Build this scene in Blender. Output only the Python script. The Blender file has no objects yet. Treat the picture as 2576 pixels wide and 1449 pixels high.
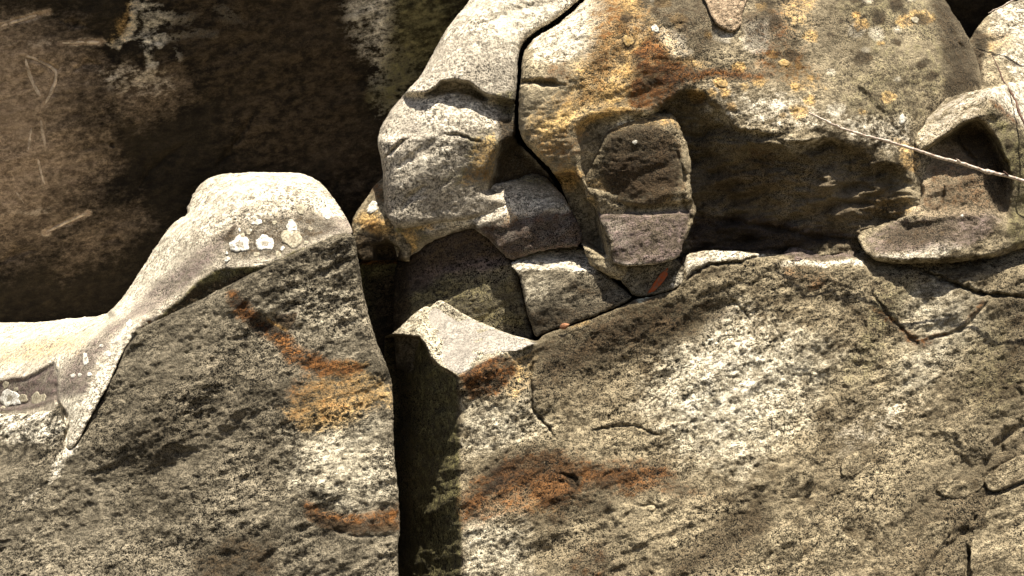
import bpy, math
import numpy as np
from mathutils import Vector

# ------------------------------------------------------------------ camera, world, sun, exposure
sc = bpy.context.scene
C = sc.collection
DIST, WIDTH, PW, PH = 3.4, 4.0, 2576.0, 1449.0     # camera distance to plane y=0, width seen there, reference grid
K = WIDTH / PW                                     # metres per reference unit at y=0
ZC = 1.62                                          # eye height
cam_d = bpy.data.cameras.new('camera')
cam_d.sensor_width = 36.0
cam_d.lens = 36.0 * DIST / WIDTH
cam_d.clip_end = 3000
cam = bpy.data.objects.new('camera', cam_d)
cam.location = (0, -DIST, ZC)
cam.rotation_euler = (math.radians(90), 0, 0)
C.objects.link(cam)
sc.camera = cam

SUN = Vector((0.15, -0.26, 0.95)).normalized()
world = bpy.data.worlds.new('World')
sc.world = world
world.use_nodes = True
wn = world.node_tree.nodes
sky = wn.new('ShaderNodeTexSky')
sky.sky_type = 'NISHITA'
sky.sun_disc = False
sky.sun_elevation = math.asin(SUN.z)
sky.sun_rotation = math.atan2(SUN.x, SUN.y)
sky.air_density = 0.7
sky.dust_density = 2.5
sky.ozone_density = 0.3
wn['Background'].inputs['Strength'].default_value = 0.05
world.node_tree.links.new(sky.outputs[0], wn['Background'].inputs['Color'])

sun_d = bpy.data.lights.new('sun', 'SUN')
sun_d.energy = 5.0
sun_d.angle = math.radians(0.5)
sun_d.color = (1.0, 0.92, 0.78)
sun = bpy.data.objects.new('sun', sun_d)
sun.rotation_euler = SUN.to_track_quat('Z', 'Y').to_euler()
sun.location = (2, -4, 8)
C.objects.link(sun)

vs = sc.view_settings
vs.view_transform = 'Standard'
vs.look = 'None'
vs.gamma = 1.0
vs.use_curve_mapping = False
vs.exposure = 1.15

# ------------------------------------------------------------------ numeric helpers
def at(px, py, y):
    s = (DIST + y) / DIST
    return (px - PW / 2) * K * s, y, ZC - (py - PH / 2) * K * s

def _hash(ix, iy, seed):
    h = (ix.astype(np.int64) * 374761393 + iy.astype(np.int64) * 668265263 + seed * 974634777) & 0xFFFFFFFF
    h = ((h ^ (h >> 13)) * 1274126177) & 0xFFFFFFFF
    h = h ^ (h >> 16)
    return (h & 0xFFFF) / 65535.0

def noise2(x, y, seed=0):
    ix = np.floor(x); iy = np.floor(y)
    fx = x - ix; fy = y - iy
    def g(dx, dy):
        a = _hash(ix + dx, iy + dy, seed) * (2 * math.pi)
        return np.cos(a) * (fx - dx) + np.sin(a) * (fy - dy)
    u = fx * fx * fx * (fx * (fx * 6 - 15) + 10)
    v = fy * fy * fy * (fy * (fy * 6 - 15) + 10)
    a = g(0, 0) * (1 - u) + g(1, 0) * u
    b = g(0, 1) * (1 - u) + g(1, 1) * u
    return (a * (1 - v) + b * v) * 1.5

def fbm(x, y, seed, octv=4, gain=0.5, lac=2.03, ridged=False):
    t = np.zeros_like(x); amp = 1.0; tot = 0.0
    for i in range(octv):
        n = noise2(x, y, seed + i * 17)
        if ridged:
            n = 1 - 2 * np.abs(n)
        t += amp * n; tot += amp
        amp *= gain; x = x * lac + 5.3; y = y * lac + 1.7
    return t / tot

def facet(x, y, seed):
    '''noise made of flat facets that meet in creases'''
    x = x + .35 * noise2(x * .9, y * .9, seed + 71); y = y + .35 * noise2(x * .9 + 9, y * .9, seed + 72)
    ix = np.floor(x); iy = np.floor(y); fx = x - ix; fy = y - iy
    h = lambda a, b: _hash(ix + a, iy + b, seed) * 2 - 1
    a, b, c, d = h(0, 0), h(1, 0), h(0, 1), h(1, 1)
    return np.where(fx + fy < 1, a + (b - a) * fx + (c - a) * fy, d + (c - d) * (1 - fx) + (b - d) * (1 - fy))

def sstep(t):
    t = np.clip(t, 0, 1)
    return t * t * (3 - 2 * t)

def seg_dist(X, Y, pts, closed, attr=None):
    """distance to a polyline, inside test and attribute interpolated at the nearest point"""
    best = np.full(X.shape, 1e9); val = np.zeros(X.shape); ins = np.zeros(X.shape, bool)
    n = len(pts)
    for i in range(n if closed else n - 1):
        ax, ay = pts[i][:2]; bx, by = pts[(i + 1) % n][:2]
        dx, dy = bx - ax, by - ay
        L2 = dx * dx + dy * dy + 1e-9
        t = np.clip(((X - ax) * dx + (Y - ay) * dy) / L2, 0, 1)
        d = np.hypot(X - ax - t * dx, Y - ay - t * dy)
        m = d < best
        best = np.where(m, d, best)
        if attr is not None:
            val = np.where(m, attr[i] * (1 - t) + attr[(i + 1) % n] * t, val)
        if closed:
            c = ((ay > Y) != (by > Y))
            with np.errstate(divide='ignore', invalid='ignore'):
                xi = ax + (Y - ay) / (by - ay if by != ay else 1e-9) * dx
            ins ^= c & (X < xi)
    return best, ins, val

def chaikin(pts, closed, it=1):
    for _ in range(it):
        out = []
        n = len(pts)
        rng = range(n if closed else n - 1)
        if not closed:
            out.append(pts[0])
        for i in rng:
            a = np.array(pts[i], float); b = np.array(pts[(i + 1) % n], float)
            out.append(tuple(a * .78 + b * .22)); out.append(tuple(a * .22 + b * .78))
        if not closed:
            out.append(pts[-1])
        pts = out
    return pts

def tps(ctrl):
    P = np.array(ctrl, float)
    xy = P[:, :2] / 1000.0
    n = len(P)
    r2 = ((xy[:, None, :] - xy[None, :, :]) ** 2).sum(-1)
    A = np.zeros((n + 3, n + 3))
    A[:n, :n] = 0.5 * r2 * np.log(r2 + 1e-12) + np.eye(n) * 2e-3
    A[:n, n] = 1; A[:n, n + 1:] = xy
    A[n, :n] = 1; A[n + 1:, :n] = xy.T
    w = np.linalg.solve(A, np.concatenate([P[:, 2], np.zeros(3)]))
    def f(X, Y):
        x = X / 1000.0; y = Y / 1000.0
        out = w[n] + w[n + 1] * x + w[n + 2] * y
        for i in range(n):
            q = (x - xy[i, 0]) ** 2 + (y - xy[i, 1]) ** 2
            out = out + w[i] * 0.5 * q * np.log(q + 1e-12)
        return out
    return f

def axis(lo, hi, flo, fhi, step):
    """grid lines: even inside the detailed range, growing outside it"""
    mid = list(np.arange(max(lo, flo), min(hi, fhi) + step, step))
    a = []; s = step; v = mid[0]
    while v > lo:
        s *= 1.12; v -= s; a.append(v)
    b = []; s = step; v = mid[-1]
    while v < hi:
        s *= 1.12; v += s; b.append(v)
    return np.array(a[::-1] + mid + b)

# ------------------------------------------------------------------ features of a rock surface
class Surf:
    def __init__(self, X, Y, seed):
        self.X, self.Y = X, Y
        self.wx = X + 7 * fbm(X / 60, Y / 60, seed + 90, 3)
        self.wy = Y + 7 * fbm(X / 60, Y / 60, seed + 190, 3)
        self.D = np.zeros_like(X)
        self.M = {k: np.zeros_like(X) for k in ('rust', 'ochre', 'mauve', 'dark', 'pale', 'olive', 'tan', 'sand')}
        self.seed = seed
        self.calm = np.ones_like(X)
        self.busy = np.ones_like(X)

    def box(self, pts, pad):
        xs = [p[0] for p in pts]; ys = [p[1] for p in pts]
        m = (self.X > min(xs) - pad) & (self.X < max(xs) + pad) & (self.Y > min(ys) - pad) & (self.Y < max(ys) + pad)
        return m

    def polymask(self, pts, soft, warp=1.0):
        m = self.box(pts, soft + 20)
        out = np.zeros_like(self.X)
        if m.any():
            x = self.X[m] + warp * (self.wx[m] - self.X[m]); y = self.Y[m] + warp * (self.wy[m] - self.Y[m])
            d, ins, _ = seg_dist(x, y, pts, True)
            out[m] = sstep((np.where(ins, d, -d) + soft) / (2 * soft))
        return out

    def raise_(self, pts, h, soft, gx=0, gy=0):            # h < 0 stands proud, h > 0 is sunk
        w = self.polymask(pts, soft, .7)
        cx = np.mean([p[0] for p in pts]); cy = np.mean([p[1] for p in pts])
        self.D += w * (h + gx * (self.X - cx) * K + gy * (self.Y - cy) * K)

    def groove(self, pts, w, d):
        m = self.box(pts, 5 * w + 20)
        if m.any():
            n = len(pts)
            at_ = [0.35] + [1.0] * (n - 2) + [0.35]
            jx = 2.6 * noise2(self.X[m] / 10, self.Y[m] / 10, self.seed + 6); jy = 2.6 * noise2(self.X[m] / 10, self.Y[m] / 10, self.seed + 7)
            dd, _, v = seg_dist(self.wx[m] * .8 + self.X[m] * .2 + jx, self.wy[m] * .8 + self.Y[m] * .2 + jy, pts, False, at_)
            ww = w * v * (.85 + .75 * noise2(self.X[m] / 25, self.Y[m] / 25, self.seed + 5))
            self.D[m] += d * v * np.exp(-(dd / np.maximum(ww, .8)) ** 2)

    def foldh(self, line, s, soft=8, lim=1e9, region=None):  # above the line the surface leans away
        xs = [p[0] for p in line]; ys = [p[1] for p in line]
        a = np.interp(self.wx * .5 + self.X * .5, xs, ys) - self.wy * .5 - self.Y * .5
        a = np.minimum(soft * np.log1p(np.exp(np.clip(a / soft, -40, 40))), lim)
        w = 1.0 if region is None else self.polymask(region, 10, .5)
        self.D += s * K * a * w

    def foldv(self, line, s, soft=8, lim=1e9, sign=1, region=None):  # left of the line (sign=1) the surface leans away
        ys = [p[0] for p in line]; xs = [p[1] for p in line]            # given as (height, across)
        a = sign * (np.interp(self.Y, ys, xs) - self.wx * .5 - self.X * .5)
        a = np.minimum(soft * np.log1p(np.exp(np.clip(a / soft, -40, 40))), lim)
        w = 1.0 if region is None else self.polymask(region, 10, .5)
        self.D += s * K * a * w

    def stain(self, kind, pts, soft, amt=1.0):  # masks hold stains, plus some light and shade put into the colour
        if not hasattr(self, 'rx'):
            self.rx = 20 * fbm(self.X / 120, self.Y / 120, self.seed + 291, 4, .6); self.ry = 20 * fbm(self.X / 120, self.Y / 120, self.seed + 292, 4, .6)
        k = 1.0 if soft > 9 else .3
        m = self.box(pts, soft + 40)
        w = np.zeros_like(self.X)
        if m.any():
            d, ins, _ = seg_dist(self.wx[m] + k * self.rx[m], self.wy[m] + k * self.ry[m], pts, True)
            w[m] = amt * sstep((np.where(ins, d, -d) + soft) / (2 * soft))
        self.M[kind] = np.maximum(self.M[kind], w) if amt > 0 else np.clip(self.M[kind] + w, 0, 1)

    def streak(self, kind, pts, w, amt=1.0):
        m = self.box(pts, 4 * w)
        if m.any():
            dd, _, _ = seg_dist(self.wx[m], self.wy[m], pts, False)
            self.M[kind][m] = np.maximum(self.M[kind][m], amt * np.exp(-(dd / w) ** 2))

# ------------------------------------------------------------------ rock builder
SAMPLERS = {}

def rock(name, label, category, outline, ctrl, mat, thick=0.6, step=3.3, rough=1.0, grain=1.0, strata=None,
         feats=None, seed=1, group=None, kind=None, Rdef=14, edge=3.0, pinch=0.06, ripple=0.0, chk=1, parent=None, chip=1.0):
    outline = [(p[0], p[1], p[2] if len(p) > 2 else Rdef) for p in outline]
    outline = chaikin(outline, True, chk)
    R = [p[2] for p in outline]
    x0 = min(p[0] for p in outline) - 8; x1 = max(p[0] for p in outline) + 8
    y0 = min(p[1] for p in outline) - 8; y1 = max(p[1] for p in outline) + 8
    gx = axis(x0, x1, -30, PW + 30, step); gy = axis(y0, y1, -30, PH + 30, step)
    X, Y = np.meshgrid(gx, gy)
    ex = edge * (fbm(X / 35, Y / 35, seed + 3, 4) + .55 * fbm(X / 11, Y / 11, seed + 4, 2)); ey = edge * (fbm(X / 35, Y / 35, seed + 33, 4) + .55 * fbm(X / 11, Y / 11, seed + 34, 2))
    d, ins, rad = seg_dist(X + ex, Y + ey, outline, True, R)
    sd = np.where(ins, d, -d)
    SX = np.gradient(gx)[None, :] + 0 * X; SY = np.gradient(gy)[:, None] + 0 * X
    loc = np.maximum(SX, SY)
    gyy, gxx = np.gradient(sd, gy, gx)
    keep = sd > -0.95 * loc
    cell = keep[:-1, :-1] & keep[1:, :-1] & keep[:-1, 1:] & keep[1:, 1:]
    cell &= (sd[:-1, :-1] > 0) | (sd[1:, :-1] > 0) | (sd[:-1, 1:] > 0) | (sd[1:, 1:] > 0)
    neg = sd < 0
    gl = np.hypot(gxx, gyy) + 1e-6
    PX = np.where(neg & keep, X - sd * gxx / gl, X); PY = np.where(neg & keep, Y - sd * gyy / gl, Y)

    S = Surf(X, Y, seed)
    S.D = tps(ctrl)(X, Y)
    if feats:
        feats(S)
    t = np.clip(sd / np.maximum(rad, 1), 0, 1)
    S.D += np.maximum(rad, 1) * K * (1 - np.sqrt(np.maximum(0, 1 - (1 - t) ** 2))) * 1.05
    # relief of the stone
    ang, st = strata if strata else (20, 1.8)
    ca, sa = math.cos(math.radians(ang)), math.sin(math.radians(ang))
    u = (X * ca - Y * sa) / st; v = X * sa + Y * ca
    S.D += S.calm * rough * (0.016 * fbm(X / 260, Y / 260, seed + 11, 2) + 0.006 * fbm(u / 75, v / 75, seed + 12, 3)
                             + 0.0040 * fbm(u / 22, v / 22, seed + 13, 3))
    S.D += S.calm * chip * (0.016 * facet(u / 120, v / 95, seed + 61) + 0.008 * facet(u / 52 + 7, v / 40, seed + 62) + 0.0034 * facet(u / 21 + 3, v / 17, seed + 63))
    S.D += S.calm * S.busy * grain * (0.0017 * fbm(X / 9.5, Y / 9.5, seed + 14, 2) + .0009 * noise2(X / 5.0, Y / 5.0, seed + 18))
    pit = noise2(u / 13, v / 11, seed + 19)
    S.D += S.calm * grain * .0016 * np.maximum(pit - .30, 0) / .3
    if ripple:
        q = fbm(u / 60, v / 34, seed + 15, 4, ridged=True)
        patch = sstep(fbm(X / 240, Y / 240, seed + 16, 2) * 1.8 + .45)
        S.D -= ripple * np.maximum(q, 0) ** 2 * patch
    S.gx, S.gy = gx, gy

    idx = -np.ones(X.shape, int)
    used = np.zeros(X.shape, bool)
    used[:-1, :-1] |= cell; used[1:, :-1] |= cell; used[:-1, 1:] |= cell; used[1:, 1:] |= cell
    idx[used] = np.arange(used.sum())
    vx, vy, vz = at(PX[used], PY[used], S.D[used])
    front = np.stack([vx, vy, vz], 1)
    a = idx[:-1, :-1][cell]; b = idx[1:, :-1][cell]; c = idx[1:, 1:][cell]; e = idx[:-1, 1:][cell]
    quads = np.stack([a, b, c, e], 1)
    # boundary edges -> walls running back
    ed = np.concatenate([quads[:, [0, 1]], quads[:, [1, 2]], quads[:, [2, 3]], quads[:, [3, 0]]])
    n = len(front)
    code = ed[:, 0].astype(np.int64) * n + ed[:, 1]; rev = ed[:, 1].astype(np.int64) * n + ed[:, 0]
    bnd = ed[~np.isin(code, rev)]
    bv = np.unique(bnd)
    remap = -np.ones(n, int); remap[bv] = np.arange(len(bv))
    cen = front[bv].mean(0)
    ybk = front[:, 1].max() + thick
    bpx, bpy_ = PX[used][bv], PY[used][bv]
    cpx, cpy = bpx.mean(), bpy_.mean()
    onx, ony = -(gxx / gl)[used][bv], -(gyy / gl)[used][bv]
    FR = (0.05, 0.12, 0.2, 0.3, 0.42, 0.56, 0.76, 1.0)
    rings = []
    for f in FR:
        yy = front[bv, 1] * (1 - f) + ybk * f
        wob = 14 * min(1, f * 6) * fbm((bpx + bpy_ * .6) / 45 + 3, (bpx * .5 - bpy_) / 45 + yy * 9, seed + 44, 3) - 20 * f
        qx = bpx + onx * wob + (cpx - bpx) * pinch * f; qy = bpy_ + ony * wob + (cpy - bpy_) * pinch * f
        rings.append(np.stack(at(qx, qy, yy), 1))
    verts = np.concatenate([front] + rings + [np.array([[cen[0], ybk + .02, cen[2]]])])
    faces = [quads]
    prev = bnd[:, ::-1]
    for k in range(len(FR)):
        cur = n + k * len(bv) + remap[bnd[:, ::-1]]
        faces.append(np.stack([prev[:, 0], prev[:, 1], cur[:, 1], cur[:, 0]], 1))
        prev = cur
    quads_all = np.concatenate(faces)
    tri = np.stack([prev[:, 0], prev[:, 1], np.full(len(prev), len(verts) - 1)], 1)
    org = np.array([cen[0], front[:, 1].mean(), verts[:, 2].min()])
    me = bpy.data.meshes.new(name)
    nq, nt = len(quads_all), len(tri)
    me.vertices.add(len(verts)); me.vertices.foreach_set('co', (verts - org).astype(np.float32).ravel())
    me.loops.add(nq * 4 + nt * 3)
    me.loops.foreach_set('vertex_index', np.concatenate([quads_all.ravel(), tri.ravel()]).astype(np.int32))
    me.polygons.add(nq + nt)
    ls = np.concatenate([np.arange(nq) * 4, nq * 4 + np.arange(nt) * 3]).astype(np.int32)
    me.polygons.foreach_set('loop_start', ls)
    me.polygons.foreach_set('use_smooth', np.ones(nq + nt, bool))
    me.update(calc_edges=True); me.validate()
    for nm, keys in (('stain_shading_a', ('rust', 'ochre', 'mauve', 'tan')), ('stain_shading_b', ('dark', 'pale', 'olive', 'sand'))):
        at_ = me.attributes.new(nm, 'FLOAT_COLOR', 'POINT')
        col = np.zeros((len(verts), 4), np.float32)
        for j, kk in enumerate(keys):
            m = S.M[kk][used]
            col[:n, j] = m
            for q in range(len(FR)):
                col[n + q * len(bv): n + (q + 1) * len(bv), j] = m[bv]
        at_.data.foreach_set('color', col.ravel())
    me.materials.append(mat)
    o = bpy.data.objects.new(name, me)
    o.location = org
    if parent is not None:
        o.parent = parent; o.location = Vector(org) - parent.location
    C.objects.link(o)
    if label: o['label'] = label
    if category: o['category'] = category
    if group: o['group'] = group
    if kind: o['kind'] = kind
    SAMPLERS[o.name] = S
    return o

def depth_at(o, px, py, soft=False):
    S = SAMPLERS[o.name]
    if soft and not hasattr(S, 'B'):
        B = S.D
        for _ in range(3):
            for ax in (0, 1):
                B = (np.roll(B, 1, ax) + B + np.roll(B, -1, ax) + np.roll(B, 2, ax) + np.roll(B, -2, ax)) / 5
        S.B = B
    ix = np.clip(np.searchsorted(S.gx, px) - 1, 0, len(S.gx) - 2); iy = np.clip(np.searchsorted(S.gy, py) - 1, 0, len(S.gy) - 2)
    tx = (px - S.gx[ix]) / (S.gx[ix + 1] - S.gx[ix]); ty = (py - S.gy[iy]) / (S.gy[iy + 1] - S.gy[iy])
    D = S.B if soft else S.D
    return (D[iy, ix] * (1 - tx) + D[iy, ix + 1] * tx) * (1 - ty) + (D[iy + 1, ix] * (1 - tx) + D[iy + 1, ix + 1] * tx) * ty

# ------------------------------------------------------------------ materials
def nodes_of(name):
    m = bpy.data.materials.new(name); m.use_nodes = True
    nt = m.node_tree
    return m, nt, nt.nodes['Principled BSDF']

def mixc(nt, fac, a, b, mode='MIX'):
    n = nt.nodes.new('ShaderNodeMix'); n.data_type = 'RGBA'; n.blend_type = mode; n.clamp_factor = True
    for s, v in ((n.inputs[0], fac), (n.inputs[6], a), (n.inputs[7], b)):
        if hasattr(v, 'links'): nt.links.new(v, s)
        elif isinstance(v, (int, float)): s.default_value = v
        else: s.default_value = (*v, 1)
    return n.outputs[2]

def math_(nt, op, a, b=0.0, c=0.0, clamp=False):
    n = nt.nodes.new('ShaderNodeMath'); n.operation = op; n.use_clamp = clamp
    for s, v in zip(n.inputs, (a, b, c)):
        if hasattr(v, 'links'): nt.links.new(v, s)
        else: s.default_value = v
    return n.outputs[0]

def mrange(nt, v, a, b, c, d, smooth=False):
    n = nt.nodes.new('ShaderNodeMapRange'); n.interpolation_type = 'SMOOTHSTEP' if smooth else 'LINEAR'
    nt.links.new(v, n.inputs[0])
    for i, q in enumerate((a, b, c, d)): n.inputs[i + 1].default_value = q
    return n.outputs[0]

def tnoise(nt, vec, scale, detail, rough=0.55):
    n = nt.nodes.new('ShaderNodeTexNoise'); n.inputs['Scale'].default_value = scale
    n.inputs['Detail'].default_value = detail; n.inputs['Roughness'].default_value = rough
    nt.links.new(vec, n.inputs['Vector'])
    return n.outputs['Fac']

def stone(name, dark, light, contrast=1.0, angle=20, stretch=1.8, bump=1.0, speck=1.0, gscale=1.0):
    m, nt, bs = nodes_of(name)
    tc = nt.nodes.new('ShaderNodeTexCoord')
    mp = nt.nodes.new('ShaderNodeMapping')
    mp.inputs['Rotation'].default_value = (0, math.radians(angle), 0)
    mp.inputs['Scale'].default_value = (1 / stretch, 1, 1)
    mp0 = nt.nodes.new('ShaderNodeMapping'); mp0.inputs['Rotation'].default_value = (0, math.radians(angle), 0)
    nt.links.new(tc.outputs['Object'], mp0.inputs[0]); nt.links.new(mp0.outputs[0], mp.inputs[0])
    mp.inputs['Rotation'].default_value = (0, 0, 0)
    v = mp.outputs[0]
    big = tnoise(nt, v, 3.2, 4); mid = tnoise(nt, v, 27, 5, .68); fine = tnoise(nt, v, 78 * gscale, 4, .72); tiny = tnoise(nt, tc.outputs['Object'], 190 * gscale, 3, .7)
    base = mixc(nt, mrange(nt, math_(nt, 'ADD', math_(nt, 'MULTIPLY', big, .5), math_(nt, 'MULTIPLY', mid, .5)), .40, .60, 0, 1), dark, light)
    at_a = nt.nodes.new('ShaderNodeAttribute'); at_a.attribute_name = 'stain_shading_a'
    at_b = nt.nodes.new('ShaderNodeAttribute'); at_b.attribute_name = 'stain_shading_b'
    sa = nt.nodes.new('ShaderNodeSeparateColor'); nt.links.new(at_a.outputs['Color'], sa.inputs[0])
    sb = nt.nodes.new('ShaderNodeSeparateColor'); nt.links.new(at_b.outputs['Color'], sb.inputs[0])
    jitter = math_(nt, 'ADD', math_(nt, 'MULTIPLY', math_(nt, 'SUBTRACT', mid, .5), 1.7), math_(nt, 'MULTIPLY', math_(nt, 'SUBTRACT', fine, .5), 1.3))
    def stain(base, mask, c0, c1, nz, full=1.0, lo=.12, hi=.92, jm=1.0):
        on = mrange(nt, mask, 0.02, 0.25, 0, 1)
        f = math_(nt, 'MULTIPLY', mrange(nt, math_(nt, 'ADD', mask, math_(nt, 'MULTIPLY', jitter, jm)), lo, hi, 0, full), on)
        return mixc(nt, f, base, mixc(nt, mrange(nt, nz, .38, .62, 0, 1), c0, c1))
    bm = math_(nt, 'ADD', math_(nt, 'MULTIPLY', mid, .6), math_(nt, 'MULTIPLY', fine, .4))
    blot = math_(nt, 'ADD', math_(nt, 'MULTIPLY', tnoise(nt, v, 9, 5, .65), .6), math_(nt, 'MULTIPLY', bm, .4))
    base = stain(base, at_b.outputs['Alpha'], (.29, .255, .185), (.51, .46, .35), mid)
    base = stain(base, sb.outputs[1], (.42, .375, .29), (.70, .64, .52), mid, jm=1.35)
    base = stain(base, at_a.outputs['Alpha'], (.19, .135, .086), (.40, .30, .205), bm, jm=.35)
    base = stain(base, sa.outputs[2], (.052, .038, .033), (.150, .113, .100), mid)
    base = stain(base, sb.outputs[2], (.040, .036, .016), (.17, .15, .070), mid)
    base = stain(base, sa.outputs[1], (.23, .118, .032), (.60, .42, .18), blot, jm=1.3)
    base = stain(base, sa.outputs[0], (.018, .009, .005), (.25, .112, .036), math_(nt, 'SUBTRACT', blot, .055), jm=1.3)
    base = stain(base, sb.outputs[0], (.013, .009, .005), (.060, .043, .025), mid, .95, -.10, .50)
    g = math_(nt, 'ADD', math_(nt, 'MULTIPLY', fine, .46), math_(nt, 'MULTIPLY', tiny, .54))
    sp = mrange(nt, g, .44, .56, max(.05, 1 - .85 * speck), 1 + .85 * speck)
    vary = mrange(nt, tnoise(nt, v, 5.5, 3), .36, .64, .50, 1.25)
    sp = math_(nt, 'ADD', 1.0, math_(nt, 'MULTIPLY', math_(nt, 'SUBTRACT', sp, 1.0), vary))
    sp = math_(nt, 'MULTIPLY', sp, mrange(nt, tnoise(nt, v, 34, 4, .6), .40, .60, .86, 1.15))
    n = nt.nodes.new('ShaderNodeVectorMath'); n.operation = 'SCALE'
    nt.links.new(base, n.inputs[0]); nt.links.new(sp, n.inputs[3])
    nt.links.new(n.outputs[0], bs.inputs['Base Color'])
    bs.inputs['Roughness'].default_value = 0.92
    bs.inputs['Specular IOR Level'].default_value = 0.18
    h = math_(nt, 'ADD', math_(nt, 'MULTIPLY', mid, .55), math_(nt, 'ADD', math_(nt, 'MULTIPLY', fine, .42), math_(nt, 'MULTIPLY', tiny, .20)))
    bp = nt.nodes.new('ShaderNodeBump'); bp.inputs['Strength'].default_value = 0.9; bp.inputs['Distance'].default_value = 0.016 * bump
    nt.links.new(h, bp.inputs['Height']); nt.links.new(bp.outputs[0], bs.inputs['Normal'])
    return m

M_cut = stone('broken_sandstone', (.085, .066, .040), (.34, .285, .188), angle=20, stretch=1.5, bump=1.9, speck=1.18, gscale=1.15)
M_left = stone('grey_sandstone', (.056, .047, .032), (.225, .194, .140), angle=18, stretch=1.6, bump=1.9, speck=1.18, gscale=1.15)
M_smooth = stone('weathered_sandstone', (.23, .20, .156), (.53, .475, .385), angle=10, stretch=1.25, bump=.9, speck=1.0, gscale=1.2)
M_pale = stone('bleached_sandstone', (.28, .243, .185), (.64, .575, .465), angle=15, stretch=1.4, bump=1.1, speck=.95, gscale=1.2)
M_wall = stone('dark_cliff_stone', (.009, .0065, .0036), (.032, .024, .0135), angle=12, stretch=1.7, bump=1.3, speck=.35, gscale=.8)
M_upper = stone('lichened_sandstone', (.066, .051, .030), (.38, .318, .212), angle=15, stretch=1.3, bump=1.25, speck=.9, gscale=1.1)
M_fresh = stone('freshly_broken_sandstone', (.25, .226, .195), (.33, .30, .26), angle=15, stretch=1.2, bump=.35, speck=.6, gscale=1.5)

def crust(name, centre, rim, edge):
    m, nt, bs = nodes_of(name)
    a = nt.nodes.new('ShaderNodeAttribute'); a.attribute_name = 'rad'
    tc = nt.nodes.new('ShaderNodeTexCoord')
    nz = tnoise(nt, tc.outputs['Object'], 110, 4, .65)
    r = math_(nt, 'ADD', a.outputs['Fac'], math_(nt, 'MULTIPLY', math_(nt, 'SUBTRACT', nz, .5), .7))
    c = mixc(nt, mrange(nt, r, .25, .5, 0, 1, True), centre, rim)
    c = mixc(nt, mrange(nt, r, .92, 1.08, 0, 1, True), c, edge)
    nz2 = tnoise(nt, tc.outputs['Object'], 45, 5, .7)
    c = mixc(nt, mrange(nt, nz, .36, .56, .75, 0), c, (.12, .10, .07))
    c = mixc(nt, mrange(nt, nz2, .36, .50, .8, 0), c, (.16, .135, .095))
    nt.links.new(c, bs.inputs['Base Color']); bs.inputs['Roughness'].default_value = .95; bs.inputs['Specular IOR Level'].default_value = .1
    bp = nt.nodes.new('ShaderNodeBump'); bp.inputs['Distance'].default_value = .006; bp.inputs['Strength'].default_value = .8
    nt.links.new(nz, bp.inputs['Height']); nt.links.new(bp.outputs[0], bs.inputs['Normal'])
    return m
M_ring = crust('ringed_white_lichen', (.36, .33, .27), (.82, .80, .74), (.50, .47, .40))
M_white = crust('white_lichen', (.80, .78, .72), (.78, .76, .68), (.50, .46, .38))
M_beige = crust('beige_lichen', (.30, .26, .19), (.44, .40, .30), (.34, .30, .22))
M_gold = crust('golden_lichen', (.44, .28, .10), (.54, .37, .16), (.26, .17, .075))
M_mint = crust('pale_green_lichen', (.42, .48, .36), (.55, .60, .47), (.25, .28, .18))
M_red = crust('red_iron_crust', (.30, .055, .018), (.36, .075, .022), (.16, .04, .018))

_lm = [0]
def lichen(parent, px, py, r, mat, asp=1.0, rot=0.0):
    _lm[0] += 1
    rs = np.random.RandomState(_lm[0] + 40)
    nseg = 40
    ang = np.arange(nseg) / nseg * 2 * math.pi
    wob = 1 + .12 * np.sin(ang * 2 + rs.rand() * 6) + .09 * np.sin(ang * 3 + rs.rand() * 6) + .07 * np.sin(ang * 5 + rs.rand() * 6) + .03 * np.sin(ang * 9 + rs.rand() * 6) + .035 * rs.randn(nseg)
    P = [(0, 0)]; Q = [0.0]; Hh = [.0045]
    for f, h in ((.35, .0045), (.7, .0042), (.93, .0035), (1.0, -.003)):
        for k in range(nseg):
            w = 1 + (wob[k] - 1) * f
            x = math.cos(ang[k]) * r * f * w; y = math.sin(ang[k]) * r * f * w * asp
            c, s = math.cos(rot), math.sin(rot)
            P.append((x * c - y * s, x * s + y * c)); Q.append(f); Hh.append(h)
    P = np.array(P)
    px_, py_ = px + P[:, 0], py + P[:, 1]
    d = depth_at(parent, px_, py_, True) - np.array(Hh) * (.6 if mat is M_gold else 1.0)
    x, y, z = at(px_, py_, d)
    v = np.stack([x, y, z], 1) - np.array(parent.location)
    faces = [(0, 1 + (k + 1) % nseg, 1 + k) for k in range(nseg)]
    for ring in range(3):
        o0 = 1 + ring * nseg; o1 = o0 + nseg
        faces += [(o0 + k, o0 + (k + 1) % nseg, o1 + (k + 1) % nseg, o1 + k) for k in range(nseg)]
    faces = [tuple(reversed(f)) for f in faces]
    me = bpy.data.meshes.new('lichen_patch'); me.from_pydata(v.tolist(), [], faces)
    a = me.attributes.new('rad', 'FLOAT', 'POINT'); a.data.foreach_set('value', np.array(Q, np.float32))
    me.polygons.foreach_set('use_smooth', np.ones(len(faces), bool)); me.materials.append(mat)
    o = bpy.data.objects.new({'ringed_white_lichen': 'lichen_rosette', 'golden_lichen': 'golden_lichen', 'white_lichen': 'lichen_patch', 'pale_green_lichen': 'lichen_tuft', 'red_iron_crust': 'iron_streak'}.get(mat.name, 'lichen_crust'), me); o.parent = parent; C.objects.link(o)
    return o

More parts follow.
